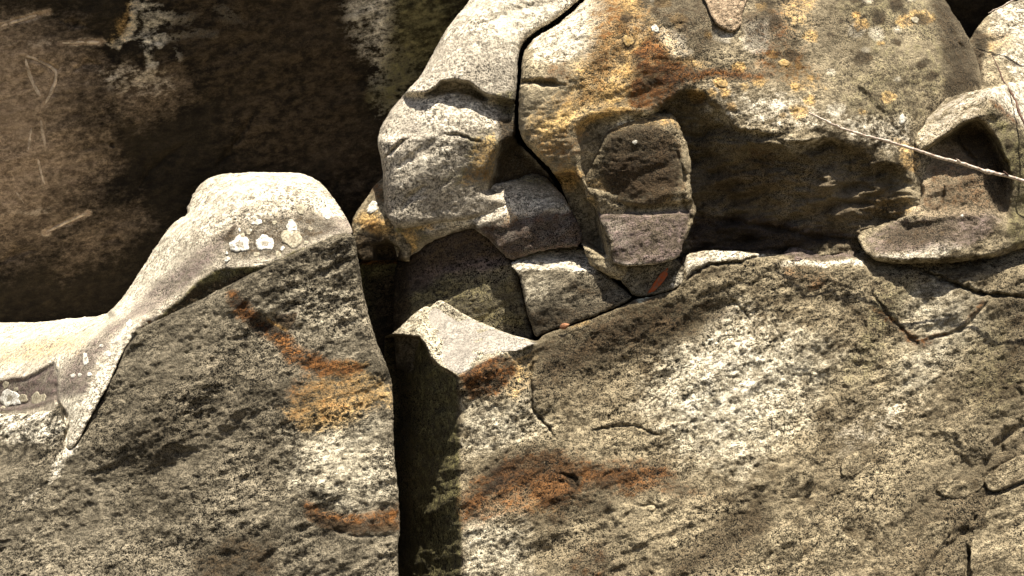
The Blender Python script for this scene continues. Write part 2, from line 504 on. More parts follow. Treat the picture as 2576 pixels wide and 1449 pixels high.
# ------------------------------------------------------------------ ground (below the frame)
def ground():
    m, nt, bs = nodes_of('forest_floor')
    tc = nt.nodes.new('ShaderNodeTexCoord')
    a = tnoise(nt, tc.outputs['Object'], 1.5, 6, .6); b = tnoise(nt, tc.outputs['Object'], 40, 3)
    c = mixc(nt, mrange(nt, a, .4, .6, 0, 1), (.075, .055, .032), (.06, .065, .028))
    c = mixc(nt, mrange(nt, b, .4, .6, 0, .6), c, (.12, .095, .06))
    nt.links.new(c, bs.inputs['Base Color']); bs.inputs['Roughness'].default_value = .95
    g = np.concatenate([[-900, -250, -60, -20], np.linspace(-8, 8, 60), [20, 60, 250, 900]])
    X, Y = np.meshgrid(g, g)
    Z = .05 * fbm(X / 2.2, Y / 2.2, 5, 4) * (np.abs(X) < 9) * (np.abs(Y) < 9)
    n = len(g)
    v = np.stack([X.ravel(), Y.ravel(), Z.ravel()], 1)
    f = [(i * n + j, i * n + j + 1, (i + 1) * n + j + 1, (i + 1) * n + j) for i in range(n - 1) for j in range(n - 1)]
    me = bpy.data.meshes.new('ground'); me.from_pydata(v.tolist(), [], f); me.materials.append(m)
    o = bpy.data.objects.new('ground', me); o['kind'] = 'structure'; C.objects.link(o)
ground()

# ------------------------------------------------------------------ cliff wall behind everything
def f_wall(S):
    S.calm *= .45 + .55 * sstep((S.X - 60) / 420)
    for p in ([(65, 145), (75, 185), (107, 250)], [(62, 140), (118, 163), (142, 178), (140, 205), (128, 235), (113, 262)],
              [(80, 318), (72, 385)], [(103, 298), (108, 330), (115, 372)], [(113, 585), (165, 560), (222, 534)],
              [(0, 66), (60, 48), (122, 30)], [(150, 108), (255, 106)], [(92, 380), (102, 440), (116, 468)], [(38, 476), (62, 512)]):
        S.groove(p, 6, .014); S.streak('tan', p, 9, 1.3); S.streak('pale', p, 6.5, 1.0)
    S.stain('pale', [(-40, 500), (10, 522), (80, 528), (135, 516), (120, 534), (60, 542), (-40, 538)], 9, .4)
    g = np.clip(1 - S.X / 340 + .3 * fbm(S.X / 120, S.Y / 120, 9, 3), 0, 1) * sstep((S.Y + 60) / 260) * sstep((800 - S.Y) / 420)  # glow over the left of the wall, painted in as a gradient
    S.M['tan'] = np.maximum(S.M['tan'], 1.15 * g)
    S.stain('tan', [(-100, 280), (60, 290), (170, 300), (200, 400), (120, 440), (-100, 440)], 60, .8)
    S.stain('tan', [(150, 560), (350, 500), (400, 560), (300, 640), (150, 700)], 70, .40)
    S.stain('tan', [(280, 160), (450, 150), (500, 240), (350, 330), (250, 260)], 70, .42)
    S.stain('pale', [(-60, 100), (110, 98), (240, 102), (240, 114), (100, 120), (-60, 122)], 9, .25)
    # crusts of pale lichen on the wall
    S.stain('pale', [(326, -20), (350, -20), (344, 40), (335, 95), (345, 100), (300, 118), (270, 108), (310, 88), (322, 40)], 10, .72)
    S.stain('ochre', [(326, -20), (350, -20), (335, 95), (300, 118), (270, 108)], 16, .3)
    S.stain('pale', [(385, 88), (415, 84), (425, 100), (405, 122), (385, 112)], 8, .8)
    S.stain('pale', [(440, 92), (500, 72), (550, 74), (545, 90), (470, 98)], 10, .5)
    S.stain('pale', [(370, 118), (380, 150), (402, 158), (396, 172), (368, 168), (364, 130)], 7, .85)
    for p in ([(345, 96), (385, 104), (430, 96), (500, 84)], [(374, 60), (378, 110), (370, 150)], [(352, 30), (400, 46), (460, 36)], [(445, 120), (452, 150)], [(540, 30), (560, 20), (590, 40)]):
        S.streak('pale', p, 9, .5)
    S.stain('pale', [(350, 0), (440, 30), (500, 40), (480, 70), (400, 60), (360, 110), (345, 90)], 22, .52)
    S.stain('pale', [(255, 180), (330, 170), (420, 180), (430, 230), (330, 240), (280, 220)], 30, .38)
    S.stain('pale', [(530, 20), (600, 30), (620, 60), (560, 60)], 14, .45)
    S.stain('pale', [(850, -40), (1000, -40), (1010, 60), (960, 140), (900, 130), (870, 60)], 40, .50)
    S.stain('olive', [(990, -40), (1160, -40), (1120, 110), (1060, 200), (980, 280), (930, 250), (980, 120)], 40, .8)
    S.stain('pale', [(940, 100), (1040, 90), (1060, 160), (1000, 270), (960, 285), (930, 200)], 30, .42)
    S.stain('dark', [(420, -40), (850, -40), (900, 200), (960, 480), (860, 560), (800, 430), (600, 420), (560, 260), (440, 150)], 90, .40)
    S.groove([(640, 290), (610, 330), (560, 400), (540, 425)], 9, .03)
    S.groove([(460, 365), (420, 390), (380, 425), (350, 470)], 14, .03)
    S.groove([(150, 50), (190, 60), (220, 68)], 9, .02)
    S.groove([(255, 610), (290, 598), (310, 606)], 8, .02)
    S.raise_([(274, 362), (284, 358), (288, 370), (278, 374)], .03, 4)
    S.groove([(190, 175), (220, 160), (255, 165)], 10, .02)
    S.groove([(0, 660), (40, 640), (90, 630)], 14, .025)
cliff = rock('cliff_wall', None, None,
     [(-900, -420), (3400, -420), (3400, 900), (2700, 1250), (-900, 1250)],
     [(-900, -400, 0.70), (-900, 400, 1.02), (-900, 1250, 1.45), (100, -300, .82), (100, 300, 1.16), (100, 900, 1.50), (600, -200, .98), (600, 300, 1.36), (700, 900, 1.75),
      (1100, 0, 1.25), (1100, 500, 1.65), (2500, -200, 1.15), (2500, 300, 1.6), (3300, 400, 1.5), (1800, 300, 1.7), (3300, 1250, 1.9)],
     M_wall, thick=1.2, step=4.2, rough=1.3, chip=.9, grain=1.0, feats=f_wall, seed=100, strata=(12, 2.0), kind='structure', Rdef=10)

# ------------------------------------------------------------------ left boulder: lower block and cap slab
def f_left(S):
    S.stain('pale', [(185, 1100), (205, 1105), (180, 1150), (150, 1200), (128, 1205), (150, 1150), (160, 1105)], 12, .85)  # lower end of the sunlit strip, painted pale
    S.streak('pale', [(150, 1195), (110, 1225), (60, 1262)], 5, .5)
    S.stain('rust', [(575, 725), (600, 735), (625, 775), (690, 815), (720, 835), (760, 875), (850, 905), (905, 900), (925, 912), (920, 930), (865, 950), (800, 950), (730, 915), (700, 870), (640, 830), (590, 800), (570, 760)], 14, .85)
    S.stain('ochre', [(670, 798), (700, 812), (728, 828), (715, 834), (680, 815)], 5, .9)
    S.stain('ochre', [(820, 925), (880, 905), (930, 905), (900, 940), (850, 950)], 12, .75)
    S.stain('ochre', [(780, 950), (920, 930), (975, 980), (985, 1020), (920, 1035), (880, 1070), (760, 1090), (720, 1030)], 40, .55)
    S.stain('rust', [(740, 940), (900, 930), (960, 1000), (850, 1060), (730, 1060), (710, 1000)], 50, .40)
    S.stain('rust', [(765, 1255), (790, 1265), (850, 1290), (920, 1295), (1008, 1270), (1010, 1325), (900, 1345), (830, 1340), (775, 1300)], 14, .85)
    S.stain('dark', [(780, 1275), (820, 1300), (900, 1322), (1005, 1310), (1005, 1335), (850, 1345), (790, 1320)], 12, .40)
    S.stain('dark', [(690, 795), (745, 790), (740, 815), (725, 830), (700, 815)], 6, .6)
    S.stain('mauve', [(700, 790), (748, 788), (738, 825), (712, 825)], 6, .6)
    S.stain('dark', [(380, 830), (560, 770), (700, 920), (700, 1020), (620, 1140), (420, 1240), (300, 1180), (290, 1000)], 130, .10)
    S.stain('dark', [(480, 1400), (600, 1340), (700, 1350), (690, 1470), (470, 1480)], 40, .35)
    S.stain('sand', [(740, 1090), (950, 1060), (990, 1230), (860, 1260), (740, 1200)], 70, .8)
    S.stain('sand', [(600, 770), (700, 700), (880, 640), (920, 820), (860, 880), (760, 850), (700, 800)], 50, .22)
    S.stain('pale', [(-400, 1035), (120, 1020), (175, 1085), (150, 1110), (60, 1100), (-400, 1110)], 25, .55)  # sunlight on the rounded shelf put into the colour
    S.raise_([(340, 842), (300, 905), (268, 975), (232, 1037), (206, 1087), (188, 1118), (174, 1128), (163, 1115), (172, 1078), (150, 1012), (146, 960), (150, 905), (250, 830)], .12, 6)
    S.raise_([(520, 1400), (620, 1355), (690, 1360), (670, 1420), (560, 1470), (480, 1480)], .03, 45)
    S.groove([(150, 1190), (110, 1225), (60, 1265)], 5, .008)
    S.groove([(840, 1142), (900, 1138), (985, 1140)], 6, .012)
    S.groove([(820, 1330), (890, 1350), (990, 1345)], 5, .012)
    S.groove([(640, 1230), (600, 1260), (560, 1280)], 8, .012)
left = rock('sandstone_block', 'large grey rough-faced boulder with orange rust streaks, left of the dark vertical crack', 'boulder',
     [(-420, 1040, 45), (0, 1042, 45), (80, 1038, 40), (135, 1030, 30), (160, 1000, 14), (200, 930), (330, 835), (420, 795), (560, 725), (700, 655), (800, 610), (860, 585), (892, 592, 12), (896, 620, 26), (904, 670, 26), (914, 735, 26), (931, 805, 30), (949, 865, 30), (969, 910, 26), (981, 940, 22), (989, 985, 20), (990, 1075, 20), (991, 1150, 20), (997, 1200, 18), (1004, 1265, 18), (1008, 1325, 18), (1000, 1375, 18), (1002, 1449, 18), (1004, 1810), (-420, 1810)],
     [(350, 870, -.03), (300, 920, -.04), (230, 1060, -.085), (480, 820, -.02), (600, 760, -.02), (720, 690, -.01), (860, 640, .01), (500, 1100, -.10), (930, 1000, -.06), (930, 800, .03), (900, 1200, -.15), (900, 1420, -.22), (300, 1400, -.20), (40, 950, .05), (40, 1060, .03), (50, 1200, -.05), (50, 1420, -.20), (-400, 1200, .05), (-400, 1800, -.25), (1000, 1800, -.34)],
     M_left, thick=.75, rough=1.7, grain=1.9, feats=f_left, seed=210, strata=(20, 1.35), ripple=.010, chip=1.35)

def f_cap(S):
    # underside of the slab, leaning back towards the bedding crack
    low = [(322, 835), (376, 798), (420, 775), (455, 755), (500, 708), (545, 676), (600, 672), (660, 668), (720, 648), (794, 612), (844, 590), (900, 588)]
    xs = [p[0] for p in low]; ys = [p[1] for p in low]
    a = S.wy - np.interp(S.X, xs, ys)
    a = np.where((S.X > 340) & (S.X < 895), np.clip(a, 0, 90), 0)
    S.D += .75 * K * a
    # the ledge and the lip at the far left
    S.foldh([(-420, 985), (0, 955), (60, 945), (100, 925), (135, 908), (200, 885), (262, 850), (300, 800), (330, 700)], 1.9, 10, 400, [(-420, 780), (262, 770), (290, 800), (215, 860), (150, 915), (60, 970), (-420, 1000)])
    # left slope of the hump
    S.foldv([(430, 640), (545, 545), (600, 500), (680, 470), (745, 430), (800, 350), (860, 265), (960, 205), (1080, 178), (1200, 145)], 1.5, 14, 400, 1)
    S.groove([(470, 545), (520, 522), (580, 505), (640, 500)], 14, .018)
    S.groove([(150, 915), (142, 965), (145, 1010), (165, 1045), (172, 1075), (165, 1115)], 4, .03)
    S.raise_([(-420, 990), (0, 962), (60, 952), (100, 932), (135, 914), (146, 930), (142, 1000), (60, 1020), (-420, 1060)], .035, 6)
    S.stain('mauve', [(-420, 980), (0, 957), (60, 947), (135, 912), (150, 960), (150, 1012), (60, 1035), (-420, 1050)], 8, .8)
    S.stain('mauve', [(545, 590), (600, 560), (560, 620), (500, 690), (440, 745), (340, 800), (300, 840), (240, 900), (215, 985), (150, 1010), (150, 930), (200, 880), (300, 800), (400, 700), (480, 640)], 14, .62)
    S.stain('mauve', [(820, 550), (880, 545), (892, 592), (850, 590), (800, 600)], 12, .55)
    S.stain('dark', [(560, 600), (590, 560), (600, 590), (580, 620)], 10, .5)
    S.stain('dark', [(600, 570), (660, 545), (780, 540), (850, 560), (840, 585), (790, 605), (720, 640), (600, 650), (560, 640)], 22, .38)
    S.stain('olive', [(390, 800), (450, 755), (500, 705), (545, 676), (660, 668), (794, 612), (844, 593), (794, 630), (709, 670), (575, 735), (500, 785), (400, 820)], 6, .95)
    S.stain('dark', [(400, 805), (500, 720), (600, 690), (700, 680), (575, 735), (500, 785)], 16, .45)  # shade of the underside painted over the olive
    S.stain('rust', [(360, 800), (385, 795), (385, 825), (350, 845)], 6, .6)
    S.stain('pale', [(-420, 790), (262, 780), (330, 700), (420, 560), (480, 520), (520, 450), (640, 425), (780, 440), (760, 480), (640, 490), (540, 530), (470, 600), (330, 780), (240, 860), (120, 910), (-420, 960)], 22, .75)  # sunlit top and left slope brightened in colour
    S.stain('pale', [(322, 860), (300, 905), (270, 975), (235, 1035), (180, 1125), (147, 1195), (172, 1080), (150, 1015), (215, 985), (262, 925)], 8, .9)  # sunlit strip along the ridge, painted pale
    S.stain('ochre', [(-100, 880), (100, 850), (240, 830), (200, 880), (100, 905), (-100, 930)], 22, .42)
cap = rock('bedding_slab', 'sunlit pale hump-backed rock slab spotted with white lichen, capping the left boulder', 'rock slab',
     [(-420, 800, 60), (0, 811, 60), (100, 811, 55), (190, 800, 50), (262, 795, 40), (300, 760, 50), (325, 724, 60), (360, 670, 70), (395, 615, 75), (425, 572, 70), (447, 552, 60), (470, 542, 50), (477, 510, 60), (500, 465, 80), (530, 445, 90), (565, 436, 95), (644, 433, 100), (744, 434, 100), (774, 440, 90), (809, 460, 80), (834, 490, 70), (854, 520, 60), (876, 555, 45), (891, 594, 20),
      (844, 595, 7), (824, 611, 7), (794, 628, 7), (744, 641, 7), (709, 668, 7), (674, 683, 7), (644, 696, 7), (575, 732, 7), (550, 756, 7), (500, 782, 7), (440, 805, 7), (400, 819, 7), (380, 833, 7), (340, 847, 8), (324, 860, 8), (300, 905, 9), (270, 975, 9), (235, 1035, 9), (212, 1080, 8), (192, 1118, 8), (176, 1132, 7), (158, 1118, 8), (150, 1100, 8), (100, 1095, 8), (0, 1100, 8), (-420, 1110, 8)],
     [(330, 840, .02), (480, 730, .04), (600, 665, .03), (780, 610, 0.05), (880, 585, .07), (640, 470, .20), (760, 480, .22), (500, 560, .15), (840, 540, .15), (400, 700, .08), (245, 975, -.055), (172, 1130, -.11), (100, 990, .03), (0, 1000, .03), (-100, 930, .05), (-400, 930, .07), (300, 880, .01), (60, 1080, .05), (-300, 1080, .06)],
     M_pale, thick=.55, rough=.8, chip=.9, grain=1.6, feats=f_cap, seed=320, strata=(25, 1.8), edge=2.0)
for a in ((666, 611, 22, M_ring), (603, 614, 24, M_ring), (734, 600, 25, M_beige), (734, 569, 15, M_white), (821, 536, 15, M_white), (756, 525, 13, M_beige), (724, 478, 6, M_beige),
          (804, 475, 6, M_white), (649, 558, 9, M_white), (571, 652, 7, M_white), (570, 637, 4, M_white), (636, 560, 5, M_white), (625, 583, 7, M_beige), (690, 560, 6, M_beige), (735, 500, 5, M_beige), (700, 515, 5, M_beige), (780, 575, 6, M_beige), (645, 640, 7, M_beige), (700, 640, 8, M_beige), (770, 610, 6, M_beige),
          (215, 905, 8, M_white, 1.7), (214, 892, 5, M_white), (200, 943, 5, M_white), (183, 945, 6, M_white), (225, 942, 6, M_white), (272, 890, 8, M_white), (325, 815, 8, M_white, 1.5), (314, 836, 9, M_white), (255, 870, 5, M_white), (280, 845, 5, M_beige), (245, 915, 4, M_white), (365, 815, 7, M_beige)):
    lichen(cap, *a)
rs_ = np.random.RandomState(8)
for k in range(22):
    lichen(cap, 585 + 250 * rs_.rand(), 505 + 120 * rs_.rand(), 2.5 + 4.5 * rs_.rand() ** 2, (M_white, M_beige)[k % 2], .6 + .5 * rs_.rand(), 3 * rs_.rand())
for a in ((25, 1001, 24, M_ring), (57, 1002, 12, M_beige), (92, 1003, 15, M_beige), (108, 1000, 9, M_beige), (14, 968, 9, M_beige), (8, 1030, 9, M_beige), (40, 980, 6, M_beige)):
    lichen(cap, *a)

# ------------------------------------------------------------------ small stones wedged in the crack
def f_small(S):
    S.stain('ochre', [(895, 560), (930, 530), (980, 560), (1000, 600), (960, 600), (930, 580)], 16, .75)
    S.stain('rust', [(930, 470), (960, 455), (970, 510), (945, 500)], 10, .6)
    S.stain('dark', [(900, 590), (960, 590), (1010, 640), (1010, 660), (890, 660)], 14, .75)  # shade around the hole underneath, painted dark
    S.raise_([(945, 620), (975, 612), (1000, 630), (1000, 660), (945, 655)], .12, 9)
small = rock('wedged_stone', 'small ochre stone with a white lichen patch wedged between the two boulders', 'stone',
     [(884, 556, 20), (899, 530, 30), (924, 495, 35), (944, 465, 30), (966, 445, 20), (1030, 445), (1040, 660), (994, 654, 8), (944, 653, 8), (904, 657, 8), (888, 615, 10)],
     [(900, 560, .22), (950, 480, .26), (960, 560, .19), (1000, 560, .22), (950, 640, .24), (1030, 500, .28)],
     M_upper, thick=.4, rough=.8, feats=f_small, seed=400)
lichen(small, 937, 522, 19, M_white, .62, -.75)

def f_fill(S):
    S.stain('olive', [(880, 640), (1040, 640), (1040, 960), (880, 960)], 20, .9)
    S.stain('dark', [(920, 700), (1040, 680), (1040, 960), (960, 960)], 40, .6)
    S.stain('rust', [(905, 652), (1000, 652), (1005, 664), (905, 664)], 5, .8)
rock('mossy_stone', 'dark mossy stone deep in the crack under the small ochre stone', 'stone',
     [(880, 654, 10), (1030, 652, 10), (1050, 1000), (960, 1000), (890, 760)],
     [(900, 660, .42), (1000, 660, .42), (930, 800, .47), (1030, 800, .47), (1000, 980, .52)],
     M_left, thick=.3, rough=1.0, feats=f_fill, seed=420)

# ------------------------------------------------------------------ recessed column under the chin
def f_col(S):
    S.stain('mauve', [(990, 640), (1094, 595), (1189, 565), (1240, 610), (1290, 665), (1180, 690), (1090, 715), (1040, 740), (990, 745)], 14, .85)  # own purple-brown, carried down to the overhang's shadow edge
    S.stain('dark', [(990, 560), (1250, 560), (1280, 650), (1170, 670), (1080, 690), (990, 730)], 40, .30)  # cast shadow of the overhang painted on
    S.stain('dark', [(980, 660), (1020, 660), (1030, 780), (1010, 830), (980, 830)], 20, .6)  # left side darkened in colour for its shade
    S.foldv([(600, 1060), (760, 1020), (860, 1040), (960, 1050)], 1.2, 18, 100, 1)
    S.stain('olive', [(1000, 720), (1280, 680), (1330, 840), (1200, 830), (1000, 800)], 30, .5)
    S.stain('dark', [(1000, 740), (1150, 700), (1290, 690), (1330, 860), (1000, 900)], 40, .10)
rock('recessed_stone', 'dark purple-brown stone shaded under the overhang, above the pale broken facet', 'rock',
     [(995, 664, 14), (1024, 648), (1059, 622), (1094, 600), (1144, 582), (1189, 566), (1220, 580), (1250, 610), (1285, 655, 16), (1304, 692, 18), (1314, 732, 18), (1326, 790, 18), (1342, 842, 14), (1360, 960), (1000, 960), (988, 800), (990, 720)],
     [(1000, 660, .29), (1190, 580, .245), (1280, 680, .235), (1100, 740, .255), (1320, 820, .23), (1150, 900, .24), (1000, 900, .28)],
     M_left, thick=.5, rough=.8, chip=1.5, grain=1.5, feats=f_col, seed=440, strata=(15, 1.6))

# ------------------------------------------------------------------ main right face with the broken facet
def f_main(S):
    edge = [(760, 1150), (942, 1154), (985, 1159), (1025, 1164), (1105, 1155), (1175, 1152), (1225, 1156), (1290, 1154), (1325, 1160), (1375, 1159), (1449, 1163), (1810, 1165)]
    ex = np.interp(S.Y, [e[0] for e in edge], [e[1] for e in edge]) + 7 * fbm(S.X / 50, S.Y / 50, 77, 4)
    a = ex - S.X
    top = [(940, 846), (991, 843), (1054, 848), (1084, 899), (1124, 932), (1154, 946), (1200, 946)]
    below = sstep((S.wy - np.interp(S.wx, [p[0] for p in top], [p[1] for p in top]) + 3) / 9)
    grow = .55 + below * (1.25 + .5 * np.clip((S.Y - 900) / 550, 0, 1.6))
    S.D += grow * K * 4 * np.log1p(np.exp(np.clip(a / 4, -40, 40)))
    # the broken facet, leaning back
    S.foldh([(960, 850), (991, 846), (1054, 845), (1084, 897), (1124, 930), (1154, 944), (1171, 936), (1209, 911), (1259, 886), (1303, 884), (1348, 868), (1362, 850), (1372, 700)], .85, 3, 400,
            [(940, 700), (1111, 700), (1350, 820), (1358, 875), (1259, 960), (1154, 980), (960, 900)])
    S.foldv([(753, 1111), (795, 1066), (837, 1056), (900, 1080), (1000, 900)], .25, 4, 400, 1, [(940, 700), (1115, 745), (1066, 800), (1060, 850), (940, 850)])
    FAC = [(1111, 750), (1350, 862), (1259, 886), (1171, 936), (1154, 944), (1084, 900), (1054, 840), (1064, 795)]
    S.stain('sand', FAC, 4, 1.6)
    S.stain('sand', [(985, 840), (1014, 812), (1079, 760), (1111, 750), (1064, 795), (1054, 842)], 4, .8)
    S.stain('pale', [(1300, 845), (1350, 862), (1300, 884), (1262, 884)], 8, .8)
    S.calm *= 1 - .8 * S.polymask(FAC, 5, .5)
    S.stain('mauve', [(1065, 780), (1200, 790), (1260, 880), (1160, 940), (1080, 880)], 40, .18)
    # side of the crack: mossy, its shade deepened in colour
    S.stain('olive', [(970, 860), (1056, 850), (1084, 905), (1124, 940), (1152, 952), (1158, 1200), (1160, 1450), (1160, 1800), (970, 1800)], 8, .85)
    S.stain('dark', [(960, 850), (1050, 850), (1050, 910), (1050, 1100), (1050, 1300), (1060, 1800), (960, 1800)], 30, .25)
    # rust under the facet and across the face
    S.stain('rust', [(1160, 945), (1200, 915), (1250, 888), (1280, 890), (1300, 930), (1250, 985), (1180, 1000)], 12, .75)
    S.stain('ochre', [(1285, 900), (1345, 880), (1340, 960), (1300, 1010), (1270, 990)], 22, .4)
    S.stain('mauve', [(1170, 936), (1215, 912), (1262, 888), (1270, 896), (1220, 925), (1175, 944)], 4, .8)
    S.stain('rust', [(1155, 1260), (1190, 1215), (1250, 1160), (1330, 1130), (1420, 1135), (1480, 1165), (1560, 1165), (1660, 1170), (1700, 1200), (1640, 1225), (1590, 1255), (1540, 1230), (1480, 1225), (1440, 1260), (1420, 1290), (1370, 1290), (1310, 1240), (1240, 1250), (1160, 1330)], 30, .95)
    S.stain('dark', [(1280, 1150), (1400, 1130), (1480, 1175), (1440, 1215), (1360, 1195), (1290, 1190)], 24, .30)
    S.stain('dark', [(1240, 1140), (1400, 1100), (1500, 1150), (1680, 1160), (1760, 1240), (1600, 1260), (1480, 1330), (1340, 1340), (1290, 1260), (1180, 1300), (1160, 1250)], 50, .17)
    S.stain('ochre', [(1330, 1215), (1420, 1215), (1440, 1270), (1400, 1300), (1340, 1280)], 26, .42)
    S.stain('ochre', [(1560, 1190), (1620, 1180), (1610, 1240), (1570, 1240)], 22, .36)
    S.stain('rust', [(1420, 1190), (1455, 1195), (1440, 1240), (1430, 1210)], 8, 1)
    S.stain('dark', [(1425, 1195), (1460, 1200), (1450, 1235), (1432, 1225)], 6, .8)
    S.stain('dark', [(1400, 1290), (1470, 1240), (1560, 1250), (1520, 1300), (1380, 1330), (1340, 1300)], 40, .36)
    S.stain('rust', [(1650, 1190), (1740, 1215), (1770, 1245), (1700, 1250), (1640, 1225)], 18, .5)
    S.stain('rust', [(1440, 1400), (1510, 1360), (1540, 1400), (1520, 1460), (1430, 1470)], 22, .55)
    # darker band below the upper edge
    S.stain('dark', [(1345, 860), (1450, 820), (1590, 765), (1720, 740), (1800, 750), (1830, 790), (1700, 860), (1560, 900), (1420, 960), (1345, 1000)], 60, .46)
    S.stain('dark', [(1345, 900), (1480, 880), (1560, 940), (1440, 1010), (1345, 1030)], 60, .22)
    S.stain('rust', [(1560, 790), (1700, 750), (1800, 760), (1760, 820), (1620, 850), (1450, 900), (1480, 840)], 50, .45)
    S.stain('olive', [(1560, 780), (1700, 745), (1810, 760), (1760, 830), (1640, 860)], 40, .55)
    S.stain('ochre', [(1420, 815), (1480, 803), (1490, 815), (1440, 828)], 6, .6)
    S.stain('rust', [(1408, 815), (1430, 816), (1424, 826), (1410, 826)], 4, .9)
    S.stain('pale', [(1590, 745), (1640, 748), (1640, 760), (1605, 768)], 6, .7)
    S.stain('rust', [(1960, 665), (2060, 670), (2100, 700), (2060, 730), (1980, 715)], 24, .42)
    # bright central patch, yellowish right
    S.stain('sand', [(1700, 880), (1840, 800), (1960, 850), (2080, 900), (2000, 1050), (1860, 1160), (1720, 1120), (1640, 1010)], 110, 1.0)
    S.stain('pale', [(1740, 880), (1860, 820), (1960, 880), (1940, 980), (1840, 1080), (1720, 1060)], 90, .42)
    S.stain('pale', [(2100, 1060), (2230, 1000), (2330, 1040), (2250, 1120), (2120, 1140)], 60, .25)
    S.stain('sand', [(1160, 1300), (1320, 1310), (1330, 1440), (1170, 1450)], 50, .8)
    S.stain('sand', [(1170, 1020), (1330, 960), (1370, 1080), (1280, 1130), (1170, 1150)], 40, .6)
    S.stain('sand', [(2260, 760), (2360, 700), (2460, 740), (2480, 820), (2420, 900), (2330, 980), (2250, 1000), (2280, 880)], 60, .6)
    S.stain('olive', [(2200, 700), (2300, 690), (2280, 800), (2180, 960), (2080, 990), (2160, 860)], 40, .36)
    S.stain('olive', [(2400, 860), (2560, 760), (2600, 1000), (2480, 1080), (2420, 1000)], 80, .34)
    S.stain('rust', [(2180, 770), (2230, 785), (2280, 830), (2340, 845), (2360, 862), (2320, 880), (2280, 860), (2230, 810)], 8, .62)
    S.streak('rust', [(2340, 850), (2380, 840), (2430, 815), (2470, 760)], 7, .6)
    S.stain('dark', [(2500, 730), (2640, 720), (2640, 960), (2520, 940)], 60, .30)
    S.stain('dark', [(2280, 1180), (2440, 1120), (2600, 1060), (2640, 1440), (2300, 1440), (2240, 1300)], 90, .24)
    S.stain('dark', [(1800, 1320), (1920, 1260), (1960, 1330), (1860, 1420), (1700, 1470), (1680, 1430)], 40, .28)
    S.stain('dark', [(1290, 1300), (1560, 1270), (1640, 1330), (1600, 1470), (1330, 1470)], 90, .18)
    S.stain('dark', [(2060, 1020), (2180, 960), (2260, 1100), (2180, 1240), (2060, 1240)], 90, .15)
    S.stain('dark', [(2330, 700), (2680, 660), (2680, 1480), (2330, 1480), (2400, 1000)], 130, .12)
    S.stain('rust', [(1170, 1240), (1300, 1180), (1450, 1180), (1470, 1260), (1400, 1310), (1300, 1290), (1180, 1320)], 46, .55)
    S.stain('dark', [(1300, 1150), (1420, 1140), (1470, 1180), (1440, 1250), (1420, 1220), (1330, 1200)], 22, .22)
    S.stain('dark', [(1470, 1190), (1560, 1180), (1560, 1240), (1500, 1290), (1440, 1280)], 26, .24)
    # joints and cracks
    S.groove([(1342, 862), (1336, 950), (1338, 1025), (1356, 1052), (1380, 1075), (1395, 1100)], 4, .03)
    S.groove([(1482, 1086), (1510, 1078), (1560, 1072), (1610, 1076), (1640, 1092), (1662, 1098)], 4, .02)
    S.groove([(1600, 1275), (1640, 1270), (1655, 1280)], 4, .014)
    S.groove([(1712, 1143), (1740, 1140)], 4, .012)
    S.groove([(1722, 708), (1742, 685), (1790, 666), (1863, 660), (1898, 646), (1950, 640)], 5, .04)
    S.groove([(1400, 1190), (1440, 1200), (1455, 1230)], 7, .02)
    S.groove([(1828, 735), (1853, 765), (1878, 790), (1893, 820), (1898, 870)], 6, .012)
    S.groove([(2300, 672), (2350, 690), (2400, 715), (2450, 735), (2500, 744), (2600, 748)], 6, .05)
    S.groove([(2495, 745), (2470, 775), (2440, 815), (2400, 838), (2350, 852), (2310, 862)], 5, .02)
    S.groove([(2190, 700), (2195, 740), (2240, 800), (2290, 850), (2310, 862)], 5, .014)
    S.groove([(2310, 862), (2305, 915), (2240, 960), (2150, 975)], 7, .008)
    S.groove([(2340, 870), (2370, 900)], 4, .012)
    S.groove([(1968, 870), (1965, 850), (1950, 820), (1932, 790)], 4, .008)
    S.groove([(1985, 940), (2035, 945), (2030, 990)], 4, .01)
    S.groove([(2180, 800), (2178, 825), (2195, 845)], 4, .01)
    # broken flakes at the lower right
    S.groove([(2600, 1060), (2540, 1085), (2505, 1130), (2470, 1190)], 16, .035)
    S.groove([(2460, 1300), (2430, 1335), (2395, 1365), (2360, 1395), (2340, 1420)], 10, .03)
    S.groove([(2480, 1230), (2450, 1300), (2430, 1320)], 7, .018)
    S.groove([(2430, 1360), (2440, 1400), (2425, 1460)], 7, .04)
    S.groove([(2560, 1240), (2530, 1290), (2500, 1330)], 7, .02)
    S.raise_([(2280, 1310), (2400, 1220), (2460, 1185), (2560, 1160), (2500, 1250), (2420, 1330), (2350, 1380), (2280, 1380)], .02, 30)
    S.raise_([(1820, 1300), (1900, 1250), (1930, 1310), (1870, 1390), (1800, 1380)], .02, 30)
    # upper shelf
    S.foldh([(1600, 760), (1700, 740), (1728, 675), (1780, 652), (1863, 652), (1932, 655), (1960, 660), (2060, 664), (2170, 668), (2200, 690), (2600, 680)], 1.5, 5, 200)
    S.stain('mauve', [(1965, 640), (2000, 605), (2097, 600), (2145, 620), (2150, 650), (2040, 652)], 8, .75)
    S.stain('pale', [(1715, 660), (1728, 640), (1780, 628), (1863, 632), (1930, 640), (1900, 648), (1800, 660), (1730, 690)], 7, .75)
    S.stain('pale', [(1950, 655), (2040, 655), (2170, 652), (2170, 668), (1960, 668)], 5, .7)
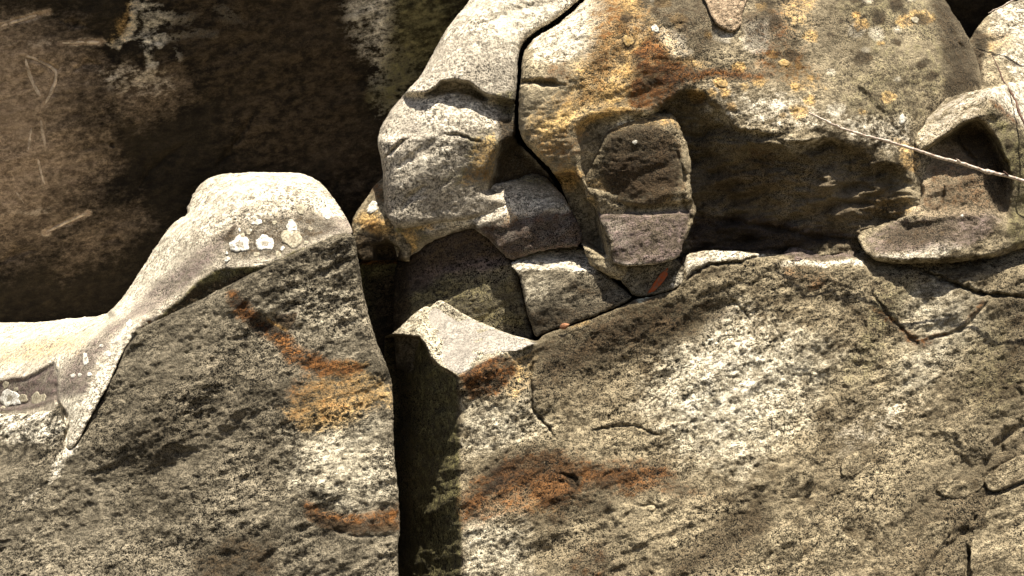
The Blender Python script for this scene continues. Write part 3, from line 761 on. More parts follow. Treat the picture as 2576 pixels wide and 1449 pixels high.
main = rock('sandstone_block', 'huge pale rough rock face with a broken facet and rust patch, right of the crack', 'boulder',
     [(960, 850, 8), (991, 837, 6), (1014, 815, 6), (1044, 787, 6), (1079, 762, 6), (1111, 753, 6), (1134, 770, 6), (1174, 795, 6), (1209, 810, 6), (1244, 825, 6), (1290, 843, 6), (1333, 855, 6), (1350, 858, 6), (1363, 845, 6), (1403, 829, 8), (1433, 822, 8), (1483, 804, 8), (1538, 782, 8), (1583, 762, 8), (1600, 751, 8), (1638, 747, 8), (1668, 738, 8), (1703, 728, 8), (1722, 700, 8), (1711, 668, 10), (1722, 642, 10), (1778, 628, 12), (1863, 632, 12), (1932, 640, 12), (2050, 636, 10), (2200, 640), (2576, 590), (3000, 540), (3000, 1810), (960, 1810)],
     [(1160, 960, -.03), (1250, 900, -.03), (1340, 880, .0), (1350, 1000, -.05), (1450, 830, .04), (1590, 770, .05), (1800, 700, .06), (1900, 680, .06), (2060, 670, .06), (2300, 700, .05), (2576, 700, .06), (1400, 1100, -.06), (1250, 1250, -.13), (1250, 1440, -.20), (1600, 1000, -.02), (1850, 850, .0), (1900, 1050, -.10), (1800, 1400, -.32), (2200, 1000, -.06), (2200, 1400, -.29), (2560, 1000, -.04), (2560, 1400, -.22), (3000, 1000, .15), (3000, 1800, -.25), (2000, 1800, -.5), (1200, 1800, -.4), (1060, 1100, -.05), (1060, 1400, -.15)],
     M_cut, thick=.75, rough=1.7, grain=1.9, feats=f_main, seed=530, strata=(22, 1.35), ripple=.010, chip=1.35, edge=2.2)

def flake(parent, outline, lift, mat, seed, tilt=0.0, feats=None, rough=.9, R=5, name='rock_flake', **kw):
    xs = np.array([p[0] for p in outline], float); ys = np.array([p[1] for p in outline], float)
    cx, cy = xs.mean(), ys.mean()
    ctrl = [(cx + (x - cx) * .6, cy + (y - cy) * .6) for x, y in zip(xs, ys)] + [(cx, cy)]
    d = depth_at(parent, np.array([c[0] for c in ctrl]), np.array([c[1] for c in ctrl]))
    y0_, y1_ = ys.min(), ys.max()
    ctrl = [(c[0], c[1], float(q) - lift + tilt * (y1_ - c[1]) * K) for c, q in zip(ctrl, d)]
    return rock(name, None, None, [(x, y, R) for x, y in zip(xs, ys)], ctrl, mat, thick=.12, rough=rough, feats=feats, seed=seed, parent=parent, **kw)
def f_lump(S):
    S.stain('mauve', [(1950, 580), (2170, 580), (2170, 680), (1950, 680)], 8, .7)
flake(main, [(1111, 757), (1174, 798), (1244, 829), (1346, 864), (1300, 883), (1259, 884), (1209, 909), (1171, 934), (1154, 941), (1124, 929), (1085, 897), (1056, 839), (1066, 797)], .006, M_fresh, 546, rough=.15, R=2, name='broken_facet', chip=.12, grain=.4, chk=0)
lichen(main, 1612, 757, 13, M_mint, .45, -.15); lichen(main, 1630, 752, 9, M_mint, .5, -.1)
flake(main, [(1960, 655), (1975, 632), (1998, 610), (2032, 599), (2097, 601), (2142, 616), (2158, 640), (2162, 655), (2060, 657)], .0, M_cut, 541, feats=f_lump, name='shelf_lump', R=8)
flake(main, [(2020, 1480), (2045, 1390), (2075, 1327), (2092, 1312), (2112, 1320), (2128, 1350), (2160, 1362), (2174, 1395), (2178, 1480)], -0.012, M_cut, 542, -0.26, rough=1.2)
flake(main, [(1962, 1250), (1972, 1215), (1990, 1188), (2028, 1178), (2050, 1200), (2042, 1245), (1995, 1268)], -0.006, M_cut, 547, -0.3, rough=1.2)
flake(main, [(1840, 1470), (1880, 1405), (1912, 1352), (1960, 1322), (2000, 1336), (2022, 1380), (2010, 1470)], -0.012, M_cut, 548, -0.22, rough=1.3)
flake(main, [(2350, 1240), (2366, 1206), (2430, 1209), (2468, 1196), (2476, 1225), (2420, 1262)], -0.006, M_cut, 549, -0.34, rough=1.2)
flake(main, [(2300, 1370), (2330, 1318), (2385, 1305), (2400, 1330), (2370, 1372), (2320, 1400)], -0.006, M_cut, 550, -0.3, rough=1.2)
flake(main, [(2115, 1158), (2150, 1136), (2172, 1134), (2192, 1126), (2188, 1150), (2170, 1190), (2118, 1205)], -0.006, M_cut, 543, -0.34, rough=1.2)
flake(main, [(2450, 1310), (2490, 1262), (2530, 1235), (2640, 1190), (2660, 1470), (2445, 1470), (2440, 1400)], -0.004, M_cut, 544, -0.12, rough=1.6)
flake(main, [(2470, 1205), (2530, 1160), (2640, 1120), (2640, 1180), (2540, 1225), (2490, 1240)], -0.006, M_cut, 545, -0.34, rough=1.5)

# ------------------------------------------------------------------ ledge block between column and crack
def f_ledge(S):
    S.foldh([(1270, 690), (1310, 680), (1350, 676), (1420, 676), (1500, 684), (1540, 700), (1600, 745)], 1.9, 5, 120)
    S.groove([(1288, 664), (1330, 658), (1370, 668), (1420, 668), (1500, 664)], 3.5, .02)
    S.stain('pale', [(1280, 660), (1340, 632), (1470, 615), (1510, 668), (1500, 686), (1420, 678), (1350, 678), (1300, 684)], 7, .9)  # sunlight on the ledge top put into the colour
    S.stain('dark', [(1320, 790), (1480, 770), (1560, 760), (1480, 800), (1360, 845)], 30, .42)
    S.stain('sand', [(1310, 690), (1400, 690), (1380, 760), (1325, 760)], 30, .3)
    S.stain('dark', [(1420, 700), (1540, 720), (1520, 760), (1440, 750)], 30, .3)
rock('ledge_stone', 'squarish grey stone with a bright sunlit ledge on top, right of the purple-brown stone', 'rock',
     [(1283, 664, 8), (1300, 651, 6), (1340, 635, 6), (1390, 625, 6), (1463, 617, 6), (1490, 640, 8), (1510, 668, 10), (1535, 695, 10), (1560, 720, 10), (1590, 745, 8), (1583, 757, 8), (1538, 777, 8), (1483, 799, 8), (1433, 817, 8), (1403, 824, 8), (1363, 840, 8), (1349, 850, 8), (1335, 820, 12), (1322, 770, 14), (1313, 720, 14), (1305, 690, 12)],
     [(1310, 690, .10), (1330, 800, .06), (1400, 690, .09), (1400, 800, .05), (1500, 700, .09), (1520, 770, .06), (1580, 745, .07)],
     M_left, thick=.5, rough=1.0, chip=1.5, grain=1.5, feats=f_ledge, seed=600, strata=(18, 1.8), edge=4)

# ------------------------------------------------------------------ upper boulder: head and chin
def f_head(S):
    # brow slit
    S.raise_([(1072, 236), (1095, 222), (1110, 208), (1145, 202), (1175, 208), (1200, 228), (1225, 248), (1215, 252), (1185, 238), (1155, 230), (1120, 234), (1095, 240)], .13, 6)
    S.foldh([(900, 340), (1000, 330), (1080, 300), (1200, 310), (1290, 340)], .75, 30, 110, [(940, 240), (1080, 238), (1160, 228), (1290, 260), (1300, 345), (940, 345)])
    S.groove([(1118, 336), (1150, 338), (1185, 350), (1210, 356)], 5, .022)
    S.groove([(962, 400), (985, 380), (1010, 358), (1030, 345)], 6, .03)
    S.groove([(1110, 340), (1080, 365), (1040, 390), (1000, 420)], 14, .012)
    S.groove([(1010, 530), (1030, 490), (1070, 470)], 10, .02)
    S.groove([(1210, 60), (1300, 30), (1400, 0)], 16, .014)
    # hollow at lower right
    S.raise_([(1250, 400), (1280, 360), (1310, 350), (1420, 470), (1380, 500), (1230, 480)], .14, 26)
    S.stain('olive', [(1180, 340), (1240, 320), (1262, 350), (1245, 400), (1230, 465), (1150, 470), (1110, 460), (1170, 420)], 22, .6)
    S.stain('ochre', [(1200, 350), (1242, 330), (1245, 390), (1232, 455), (1160, 465), (1180, 420)], 18, .5)
    S.stain('rust', [(1170, 430), (1225, 420), (1230, 455), (1170, 465)], 14, .5)
    S.stain('dark', [(1265, 300), (1300, 300), (1330, 390), (1420, 480), (1230, 480), (1245, 420)], 14, .6)  # shade in the hollow painted dark
    S.stain('dark', [(1085, 120), (1200, 90), (1290, 110), (1292, 220), (1230, 240), (1140, 195), (1090, 200)], 50, .08)
    S.stain('olive', [(1240, 240), (1295, 230), (1298, 330), (1270, 310)], 12, .6)
    S.stain('pale', [(1180, -60), (1480, -60), (1440, 20), (1330, 90), (1310, 150), (1200, 60), (1130, 90)], 40, .9)  # top tilted to the sun, brightened in colour
    S.stain('pale', [(1060, 250), (1160, 235), (1240, 265), (1250, 310), (1180, 320), (1060, 330)], 26, .5)  # upward tilt below the slit, sunlight painted pale
    S.stain('mauve', [(1000, 300), (1060, 270), (1060, 330), (970, 380)], 22, .25)
    S.stain('pale', [(1000, 400), (1100, 340), (1170, 370), (1120, 440), (1020, 460)], 30, .35)
rock('leaning_boulder', 'smooth rounded pale boulder with a dark brow-like slit, left of the long upper crack', 'boulder',
     [(1230, -300, 60), (1205, -60, 90), (1184, 0, 100), (1144, 45, 110), (1109, 95, 110), (1084, 145, 100), (1059, 190, 90), (1019, 235, 80), (984, 275, 80), (959, 315, 80), (949, 350, 70), (953, 380, 60), (960, 405, 55), (963, 440, 60), (964, 480, 60), (968, 530, 45), (979, 555, 35), (1000, 580, 30), (1100, 560), (1300, 540), (1420, 530), (1405, 480, 12), (1388, 447, 14), (1338, 392, 16), (1292, 348, 16), (1297, 315, 20), (1295, 280, 20), (1297, 240, 20), (1301, 200, 22), (1303, 150, 26), (1311, 115, 30), (1331, 90, 24), (1381, 59, 20), (1421, 31, 18), (1456, 0, 16), (1540, -80, 16), (1700, -300)],
     [(1180, 120, .14), (1260, 40, .22), (1350, 0, .26), (1300, -250, .55), (1150, 190, .10), (1250, 220, .13), (1150, 330, .08), (1030, 350, .13), (1240, 350, .12), (1100, 440, .11), (1020, 500, .15), (1200, 470, .14), (1350, 480, .22), (1600, -250, .6)],
     M_smooth, thick=.5, rough=.6, chip=.55, grain=1.1, feats=f_head, seed=700, strata=(8, 1.3), edge=2.0)

def f_chin(S):
    S.groove([(1110, 510), (1085, 540), (1080, 570)], 5, .012)
    S.stain('mauve', [(1195, 575), (1290, 562), (1360, 540), (1450, 528), (1475, 600), (1470, 622), (1338, 640), (1285, 660), (1240, 615)], 8, .85)
    S.stain('dark', [(1200, 580), (1300, 565), (1450, 535), (1472, 615), (1338, 632), (1285, 652)], 12, .22)
    S.stain('rust', [(1200, 572), (1300, 545), (1400, 535), (1445, 525), (1440, 540), (1330, 560), (1230, 590)], 10, .42)
    S.stain('ochre', [(1280, 520), (1300, 550), (1270, 560)], 8, .5)
    S.stain('ochre', [(1000, 600), (1040, 570), (1060, 600), (1040, 640), (1005, 655)], 14, .6)
    S.stain('olive', [(990, 560), (1060, 560), (1090, 600), (1020, 650), (990, 640)], 16, .6)
    S.stain('ochre', [(1070, 510), (1100, 520), (1085, 570), (1050, 590)], 12, .5)
    S.stain('dark', [(1130, 575), (1190, 560), (1200, 580), (1100, 605)], 10, .4)
    S.stain('olive', [(1290, 440), (1370, 435), (1400, 470), (1300, 470)], 14, .5)
    S.stain('pale', [(1060, 485), (1200, 470), (1400, 485), (1420, 520), (1300, 535), (1150, 560), (1090, 540)], 22, .4)
    S.foldh([(980, 540), (1060, 530), (1200, 520), (1330, 515), (1440, 520)], 1.0, 12, 90)
    # lower edge turning under
    low = [(1000, 620), (1094, 580), (1144, 565), (1190, 558), (1230, 590), (1280, 640), (1400, 612), (1480, 605)]
    S.D += .5 * K * np.clip(S.Y - np.interp(S.X, [p[0] for p in low], [p[1] for p in low]), 0, 60)
rock('overhanging_stone', 'rounded stone with a purple-brown band under the smooth brow boulder, overhanging the recess', 'rock',
     [(984, 575, 14), (990, 558, 14), (1004, 535, 16), (1024, 505, 16), (1059, 485, 12), (1114, 478, 10), (1174, 466, 10), (1229, 463, 10), (1288, 455, 10), (1330, 436, 12), (1365, 440, 12), (1408, 479, 12), (1433, 520, 12), (1458, 565, 12), (1470, 618, 8), (1388, 626, 8), (1338, 636, 8), (1287, 657, 8), (1264, 640, 10), (1234, 605, 10), (1199, 579, 8), (1189, 573, 8), (1144, 586, 10), (1094, 603, 10), (1059, 626, 10), (1024, 652, 10), (1003, 654, 8), (988, 615, 10)],
     [(1010, 600, .24), (1060, 540, .17), (1180, 540, .15), (1300, 540, .14), (1430, 540, .17), (1350, 600, .15), (1450, 610, .17), (1250, 600, .17), (1330, 450, .18)],
     M_smooth, thick=.45, rough=.7, chip=1.5, grain=1.5, feats=f_chin, seed=760, strata=(12, 1.5), edge=4)

# ------------------------------------------------------------------ upper right mass
def f_upper(S):
    # alcove to the right of the knob, under a drooping edge
    eave = [(1560, 330), (1640, 288), (1680, 252), (1712, 228), (1740, 222), (1768, 234), (1795, 258), (1825, 290), (1862, 328), (1930, 340), (2000, 338), (2070, 346), (2100, 372), (2140, 358), (2180, 368), (2225, 392), (2262, 425), (2330, 470), (2450, 560)]
    below = S.wy - np.interp(S.wx, [p[0] for p in eave], [p[1] for p in eave])
    below = below + 10 * facet(S.X / 34, S.Y / 34, 905) + 7 * fbm(S.X / 18, S.Y / 18, 906, 3)
    side = sstep((S.X - 1560) / 80) * sstep((2360 - S.X) / 130)
    S.D += side * (.070 * sstep((below + 5) / 12) * sstep((1990 - S.X) / 150) + .55 * K * np.minimum(20 * np.log1p(np.exp(np.clip(below / 20, -30, 30))), 190))
    alc = S.polymask([(1640, 285), (1740, 222), (1862, 328), (2070, 345), (2262, 425), (2330, 520), (2300, 700), (1560, 700)], 14, .8)
    S.D += alc * (.046 * facet(S.X / 90, S.Y / 46, 901) + .030 * facet(S.X / 40, S.Y / 19, 902) + .014 * fbm(S.X / 60, S.Y / 14, 903, 3, ridged=True))
    S.busy += alc * 1.2
    # pocket at the left of the knob
    S.raise_([(1458, 322), (1476, 302), (1510, 296), (1560, 294), (1640, 288), (1700, 292), (1700, 500), (1480, 470), (1462, 430), (1452, 370)], .045, 16)
    S.raise_([(1395, 440), (1440, 440), (1500, 520), (1520, 640), (1440, 600)], .16, 10)
    # notch and lobes at the left
    S.groove([(1296, 212), (1320, 208), (1353, 206), (1390, 212), (1420, 214)], 7, .05)
    S.raise_([(1300, 215), (1420, 218), (1460, 300), (1440, 420), (1390, 430), (1300, 340)], -.01, 30)
    S.foldh([(1300, 180), (1400, 160), (1480, 110), (1560, 40), (1700, -60)], .8, 30, 300)
    # flake at the top
    S.stain('rust', [(1780, 20), (1840, 60), (1866, 70), (1840, 90), (1795, 75)], 12, .4)
    # right side turning away
    S.foldv([(-100, 2240), (0, 2270), (100, 2310), (200, 2350), (300, 2340), (600, 2340)], .9, 40, 400, -1)
    S.groove([(2360, 20), (2400, 90), (2440, 160), (2460, 200)], 12, .02)
    S.groove([(2140, 130), (2136, 190), (2170, 240), (2230, 290)], 12, .014)
    # golden and rusty staining
    S.stain('ochre', [(1500, -40), (1600, -40), (1640, 60), (1700, 120), (1760, 160), (1700, 200), (1640, 250), (1560, 280), (1470, 280), (1450, 320), (1400, 400), (1360, 380), (1340, 300), (1430, 220), (1480, 120)], 50, .72)
    S.stain('rust', [(1590, 130), (1640, 80), (1680, 130), (1760, 170), (1900, 180), (1960, 190), (1930, 200), (1780, 195), (1720, 220), (1660, 265), (1600, 275), (1570, 250), (1600, 190)], 18, .9)
    S.stain('rust', [(1380, 170), (1430, 155), (1440, 190), (1420, 210), (1370, 205)], 14, .55)
    S.stain('rust', [(1560, 120), (1600, 0), (1640, 0), (1620, 100)], 20, .4)
    S.stain('ochre', [(1440, 320), (1480, 285), (1540, 265), (1620, 280), (1540, 290), (1480, 310), (1455, 345)], 7, .85)
    S.stain('ochre', [(1380, 440), (1440, 400), (1470, 440), (1440, 480), (1420, 480)], 12, .6)
    S.stain('rust', [(1900, 60), (1960, 30), (2000, 110), (2020, 200), (1960, 200), (1920, 150)], 30, .38)
    S.stain('ochre', [(1930, 110), (2000, 120), (2050, 190), (2080, 225), (2000, 225), (1940, 180)], 26, .45)
    S.stain('dark', [(1620, -40), (1770, -40), (1790, 60), (1840, 110), (1760, 140), (1690, 90), (1640, 60)], 30, .34)
    S.stain('dark', [(1860, 40), (1930, 20), (1920, 100), (1870, 120)], 20, .3)
    S.stain('pale', [(1660, 70), (1720, 90), (1740, 140), (1700, 150), (1650, 100)], 10, .8)
    S.stain('pale', [(1880, 50), (1932, 40), (1930, 130), (1880, 130), (1865, 90)], 16, .75)
    S.stain('pale', [(1330, 110), (1500, -40), (1580, -40), (1540, 60), (1480, 140), (1360, 150)], 24, .85)  # sunlit left bulge painted paler
    S.stain('pale', [(1800, 220), (1900, 240), (2050, 260), (2080, 320), (1900, 320), (1850, 280)], 40, .42)
    S.stain('pale', [(2080, 290), (2280, 300), (2300, 350), (2250, 390), (2150, 340)], 30, .45)
    S.stain('olive', [(2100, -40), (2400, -40), (2440, 180), (2340, 260), (2200, 180), (2100, 120)], 60, .32)
    S.stain('dark', [(2330, -40), (2400, 0), (2460, 150), (2460, 220), (2380, 240), (2370, 140)], 30, .42)
    S.stain('dark', [(2100, 20), (2180, 60), (2200, 150), (2140, 200), (2120, 130)], 40, .25)
    S.stain('ochre', [(2240, 340), (2320, 380), (2310, 440), (2270, 430)], 18, .5)
    S.stain('ochre', [(2200, 470), (2290, 500), (2280, 560), (2200, 540)], 26, .42)
    S.stain('rust', [(1500, -30), (1560, -30), (1600, 90), (1560, 180), (1500, 240), (1460, 260), (1480, 160)], 40, .55)
    S.stain('rust', [(1880, 40), (1960, 20), (2010, 90), (2060, 200), (1990, 215), (1900, 190)], 40, .55)
    S.stain('ochre', [(1960, -30), (2060, -30), (2040, 60), (1980, 80)], 30, .4)
    S.stain('rust', [(1330, 330), (1400, 350), (1460, 300), (1470, 360), (1420, 440), (1380, 420)], 30, .42)
    S.stain('dark', [(1900, -30), (1960, -30), (1950, 60), (1900, 40)], 24, .26)
    S.stain('dark', [(2030, 40), (2120, 20), (2150, 120), (2130, 200), (2060, 140)], 40, .22)
    S.stain('olive', [(2060, 150), (2300, 130), (2340, 300), (2200, 330), (2080, 280)], 60, .28)
    for cx, cy, r in ((1848, 60, 14), (1783, 90, 11), (1858, 170, 17), (1815, 210, 18), (1638, 196, 12), (1942, 135, 16), (1987, 137, 13), (1972, 162, 14), (2006, 166, 11), (2002, 216, 13), (2039, 196, 12), (2154, 38, 10)):
        S.stain('ochre', [(cx + r * math.cos(q), cy + r * .8 * math.sin(q)) for q in np.linspace(0, 5.5, 8)], 5, 1.1)
    for i in range(84):
        rs = np.random.RandomState(i + 500)
        cx, cy, r = 1560 + 860 * rs.rand(), -20 + 330 * rs.rand() ** 1.2, 6 + 16 * rs.rand()
        pts = [(cx + r * (1 + .5 * rs.rand()) * math.cos(q), cy + r * .8 * (1 + .5 * rs.rand()) * math.sin(q)) for q in np.linspace(0, 5.6, 7)]
        S.stain('dark' if i % 3 == 0 else ('pale' if i % 3 == 1 else 'ochre'), pts, 6, (.42, .70, .62)[i % 3])
    # inside of the alcove
    S.stain('dark', [(1640, 285), (1740, 222), (1825, 290), (1880, 345), (2080, 360), (2150, 360), (2262, 425), (2280, 560), (2150, 640), (1740, 640), (1700, 400)], 24, .23)  # deepens the shade of the alcove in colour
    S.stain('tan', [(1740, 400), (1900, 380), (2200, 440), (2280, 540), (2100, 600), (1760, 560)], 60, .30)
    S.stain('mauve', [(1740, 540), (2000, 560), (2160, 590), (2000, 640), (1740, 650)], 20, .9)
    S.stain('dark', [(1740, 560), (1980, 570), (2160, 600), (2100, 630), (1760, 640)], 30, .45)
    S.stain('rust', [(1900, 370), (1960, 390), (1920, 430), (1880, 400)], 18, .4)
    S.stain('pale', [(1960, 345), (2070, 350), (2060, 375), (1990, 385)], 10, .4)  # half-lit patch under the eave, painted pale
    S.groove([(1750, 545), (1850, 560), (1980, 580), (2050, 600), (2160, 600)], 9, .04)
    S.groove([(2136, 380), (2140, 410), (2136, 450)], 5, .015)
    S.groove([(1760, 480), (1860, 470), (1960, 490), (2100, 500)], 14, .018)
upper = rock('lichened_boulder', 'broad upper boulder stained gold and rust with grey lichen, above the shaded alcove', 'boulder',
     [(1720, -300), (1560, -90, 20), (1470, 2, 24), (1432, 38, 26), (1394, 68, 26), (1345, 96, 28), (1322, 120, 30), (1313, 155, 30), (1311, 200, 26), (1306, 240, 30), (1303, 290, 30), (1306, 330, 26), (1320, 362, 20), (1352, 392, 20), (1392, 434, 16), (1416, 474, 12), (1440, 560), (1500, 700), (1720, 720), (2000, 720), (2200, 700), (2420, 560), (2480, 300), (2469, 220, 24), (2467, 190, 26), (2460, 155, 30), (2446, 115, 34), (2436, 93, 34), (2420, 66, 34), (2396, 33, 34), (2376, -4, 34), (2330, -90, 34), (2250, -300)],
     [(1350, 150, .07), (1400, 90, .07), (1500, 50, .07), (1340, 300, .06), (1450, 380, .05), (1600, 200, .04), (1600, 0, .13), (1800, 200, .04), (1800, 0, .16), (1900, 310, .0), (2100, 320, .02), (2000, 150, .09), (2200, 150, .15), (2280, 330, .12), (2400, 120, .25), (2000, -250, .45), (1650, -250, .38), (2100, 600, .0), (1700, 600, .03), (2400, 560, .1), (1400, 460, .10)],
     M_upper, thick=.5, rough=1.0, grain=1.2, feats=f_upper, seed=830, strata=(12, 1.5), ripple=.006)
def f_tongue(S):
    S.stain('tan', [(1700, -200), (1950, -200), (1950, 120), (1700, 120)], 8, .8)
flake(upper, [(1740, -90), (1766, -20), (1785, 35), (1802, 62), (1826, 79), (1852, 80), (1866, 62), (1866, 40), (1885, -20), (1920, -90)], .028, M_upper, 841, feats=f_tongue, R=7)
for a in ((1580, 103, 14, M_gold), (1648, 72, 10, M_white), (1815, 210, 13, M_gold, .8), (1972, 158, 14, M_gold, .7), (2002, 216, 9, M_gold, .8), (2302, 50, 9, M_beige), (2270, 300, 9, M_white, 1.4)):
    lichen(upper, *a)

def f_knob(S):
    S.foldh([(1440, 420), (1508, 372), (1530, 345), (1600, 318), (1690, 312), (1760, 350)], 1.1, 8, 90)
    S.raise_([(1480, 505), (1640, 520), (1760, 505), (1760, 530), (1640, 540), (1480, 535)], .03, 8)
    S.foldh([(1480, 640), (1540, 650), (1700, 640), (1760, 640)], .35, 14, 110)
    S.stain('dark', [(1520, 330), (1640, 310), (1690, 340), (1715, 420), (1700, 500), (1640, 520), (1540, 500), (1510, 440), (1525, 390)], 20, .46)
    S.stain('rust', [(1545, 400), (1700, 340), (1710, 470), (1600, 510), (1530, 480)], 30, .75)
    S.stain('ochre', [(1640, 470), (1700, 480), (1700, 510), (1640, 505)], 12, .6)
    S.stain('ochre', [(1470, 460), (1530, 440), (1560, 500), (1520, 520), (1480, 500)], 22, .5)
    S.stain('mauve', [(1495, 530), (1640, 535), (1750, 525), (1730, 560), (1715, 640), (1660, 665), (1545, 665), (1535, 600), (1505, 555)], 8, .72)
    S.stain('pale', [(1506, 555), (1570, 548), (1580, 590), (1600, 640), (1560, 620), (1535, 600)], 12, .6)
    S.stain('pale', [(1540, 650), (1600, 660), (1700, 645), (1700, 656), (1600, 672), (1545, 668)], 4, .8)
    S.stain('ochre', [(1510, 330), (1590, 295), (1690, 285), (1715, 325), (1690, 320), (1600, 320), (1530, 345)], 10, .42)
    S.groove([(1700, 380), (1720, 440), (1715, 500), (1735, 545), (1715, 600)], 6, .02)
    S.raise_([(1590, 355), (1602, 350), (1606, 362), (1594, 366)], -.004, 4)
knob = rock('knob_stone', 'blocky protruding stone with dark front and purple-grey base, set in the alcove', 'stone',
     [(1525, 322, 16), (1513, 347, 18), (1506, 378, 20), (1487, 415, 20), (1462, 460, 18), (1472, 492, 14), (1502, 530, 12), (1508, 560, 12), (1532, 595, 12), (1538, 645, 10), (1548, 667, 6), (1598, 671, 6), (1668, 662, 6), (1705, 651, 8), (1715, 630, 14), (1730, 585, 14), (1755, 535, 14), (1740, 495, 18), (1735, 450, 20), (1739, 415, 20), (1731, 370, 22), (1714, 325, 22), (1698, 296, 20), (1683, 284, 18), (1638, 287, 16), (1588, 295, 16)],
     [(1600, 340, -.035), (1520, 400, .0), (1700, 350, -.02), (1600, 450, -.03), (1720, 460, .0), (1490, 480, .04), (1560, 520, -.01), (1700, 520, .0), (1560, 650, .0), (1690, 640, .01)],
     M_upper, thick=.4, rough=.9, chip=.8, grain=1.5, feats=f_knob, seed=900, strata=(6, 1.7), Rdef=14, edge=4.5)
lichen(knob, 1597, 358, 6, M_white)

def f_wedge(S):
    S.stain('pale', [(1690, 680), (1725, 670), (1725, 710), (1690, 725)], 10, .5)
wedge = rock('wedge_stone', 'small grey wedge of stone with a red-orange streak under the knob stone', 'stone',
     [(1530, 655), (1600, 666), (1700, 652), (1717, 666, 8), (1729, 690, 8), (1720, 714, 8), (1690, 731, 8), (1640, 743, 6), (1598, 748, 6), (1575, 722, 8), (1550, 692, 8)],
     [(1560, 680, .09), (1640, 680, .09), (1700, 680, .08), (1610, 735, .07), (1700, 720, .07)],
     M_left, thick=.3, rough=.8, chip=1.5, grain=1.5, feats=f_wedge, seed=930)

lichen(wedge, 1658, 707, 44, M_red, .19, math.atan2(70, -52))

# ------------------------------------------------------------------ right block
def f_right(S):
    # hollow under the bright upper plane
    S.raise_([(2280, 400), (2325, 380), (2352, 362), (2382, 342), (2422, 317), (2458, 302), (2478, 316), (2507, 360), (2532, 412), (2541, 475), (2531, 548), (2480, 540), (2430, 535), (2360, 548), (2280, 570)], .085, 8, .10, -.42)
    S.foldh([(2280, 395), (2302, 372), (2352, 356), (2422, 312), (2462, 296), (2500, 255), (2576, 330), (2700, 400), (3000, 500)], 1.25, 6, 400)
    S.foldv([(200, 2497), (252, 2492), (300, 2475), (360, 2507), (412, 2532), (475, 2541), (560, 2530), (600, 2500), (700, 2500)], .35, 10, 400, -1)
    # tilted lower plane, then the undercut edge
    S.foldh([(2140, 610), (2180, 628), (2252, 640), (2352, 640), (2432, 630), (2507, 615), (2600, 590), (3000, 520)], .5, 8, 75)
    low = [(2150, 620), (2202, 648), (2252, 652), (2352, 650), (2432, 645), (2507, 632), (2576, 606), (3000, 480)]
    S.D += 1.6 * K * np.clip(S.wy - np.interp(S.X, [p[0] for p in low], [p[1] for p in low]), 0, 60)
    S.groove([(2405, 340), (2430, 380), (2455, 400), (2460, 440)], 6, .03)
    S.groove([(2372, 465), (2374, 500), (2368, 525)], 5, .02)
    S.groove([(2310, 420), (2316, 470), (2320, 500)], 6, .02)
    S.stain('tan', [(2290, 390), (2352, 365), (2458, 302), (2540, 420), (2540, 545), (2290, 560)], 14, .4)
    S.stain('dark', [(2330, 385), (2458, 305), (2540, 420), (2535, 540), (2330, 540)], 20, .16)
    S.stain('rust', [(2320, 400), (2380, 360), (2440, 400), (2500, 480), (2500, 530), (2430, 520), (2330, 530), (2310, 460)], 24, .36)
    S.stain('dark', [(2380, 350), (2440, 310), (2480, 330), (2530, 430), (2530, 530), (2490, 500), (2450, 400)], 16, .45)  # cast shadow at the right of the hollow, painted on
    S.stain('mauve', [(2180, 600), (2240, 560), (2330, 550), (2480, 535), (2530, 550), (2500, 590), (2420, 620), (2250, 640), (2190, 640)], 14, .62)
    S.stain('pale', [(2180, 640), (2250, 638), (2380, 600), (2430, 620), (2350, 650), (2250, 660)], 14, .55)
    S.stain('mauve', [(2312, 270), (2432, 232), (2500, 222), (2490, 255), (2460, 300), (2400, 325), (2310, 370)], 14, .25)
    S.stain('pale', [(2440, 228), (2700, 170), (2700, 400), (2560, 310), (2500, 245)], 12, .8)
    S.stain('pale', [(2310, 280), (2430, 236), (2490, 240), (2460, 290), (2380, 330), (2310, 360)], 20, .35)
    S.stain('olive', [(2490, 270), (2560, 320), (2650, 420), (2650, 620), (2540, 620), (2545, 470), (2500, 340)], 16, .55)
    S.stain('rust', [(2490, 250), (2510, 252), (2570, 310), (2560, 320), (2505, 270)], 6, .6)
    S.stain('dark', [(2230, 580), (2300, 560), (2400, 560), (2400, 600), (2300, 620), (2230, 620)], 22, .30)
right = rock('angular_block', 'angular block at the right edge with sunlit slanting top and shaded brown hollow', 'boulder',
     [(2312, 272, 10), (2332, 259, 8), (2382, 246, 8), (2432, 233, 10), (2497, 219, 12), (2576, 203, 14), (3000, 130), (3000, 560), (2576, 622, 6), (2507, 648, 6), (2432, 658, 6), (2352, 663, 6), (2252, 664, 6), (2202, 657, 6), (2172, 632, 6), (2152, 588, 10), (2212, 566, 14), (2272, 548, 16), (2320, 505, 14), (2308, 450, 14), (2316, 392, 12), (2302, 366, 10), (2298, 340, 10)],
     [(2310, 380, .04), (2420, 320, -.02), (2470, 300, -.04), (2500, 400, -.02), (2570, 450, .0), (2480, 560, -.02), (2300, 600, .02), (2200, 620, .05), (2400, 640, .0), (2576, 600, .02), (2950, 300, .15), (2950, 550, .15), (2200, 580, .06)],
     M_upper, thick=.7, rough=.8, chip=1.5, grain=1.5, feats=f_right, seed=1000, strata=(10, 1.8), edge=4.5)
for a in ((2420, 262, 7, M_white, .5, -.3), (2290, 545, 7, M_white, .7), (2423, 542, 7, M_white, .5), (2344, 350, 9, M_beige, .6)):
    lichen(right, *a)

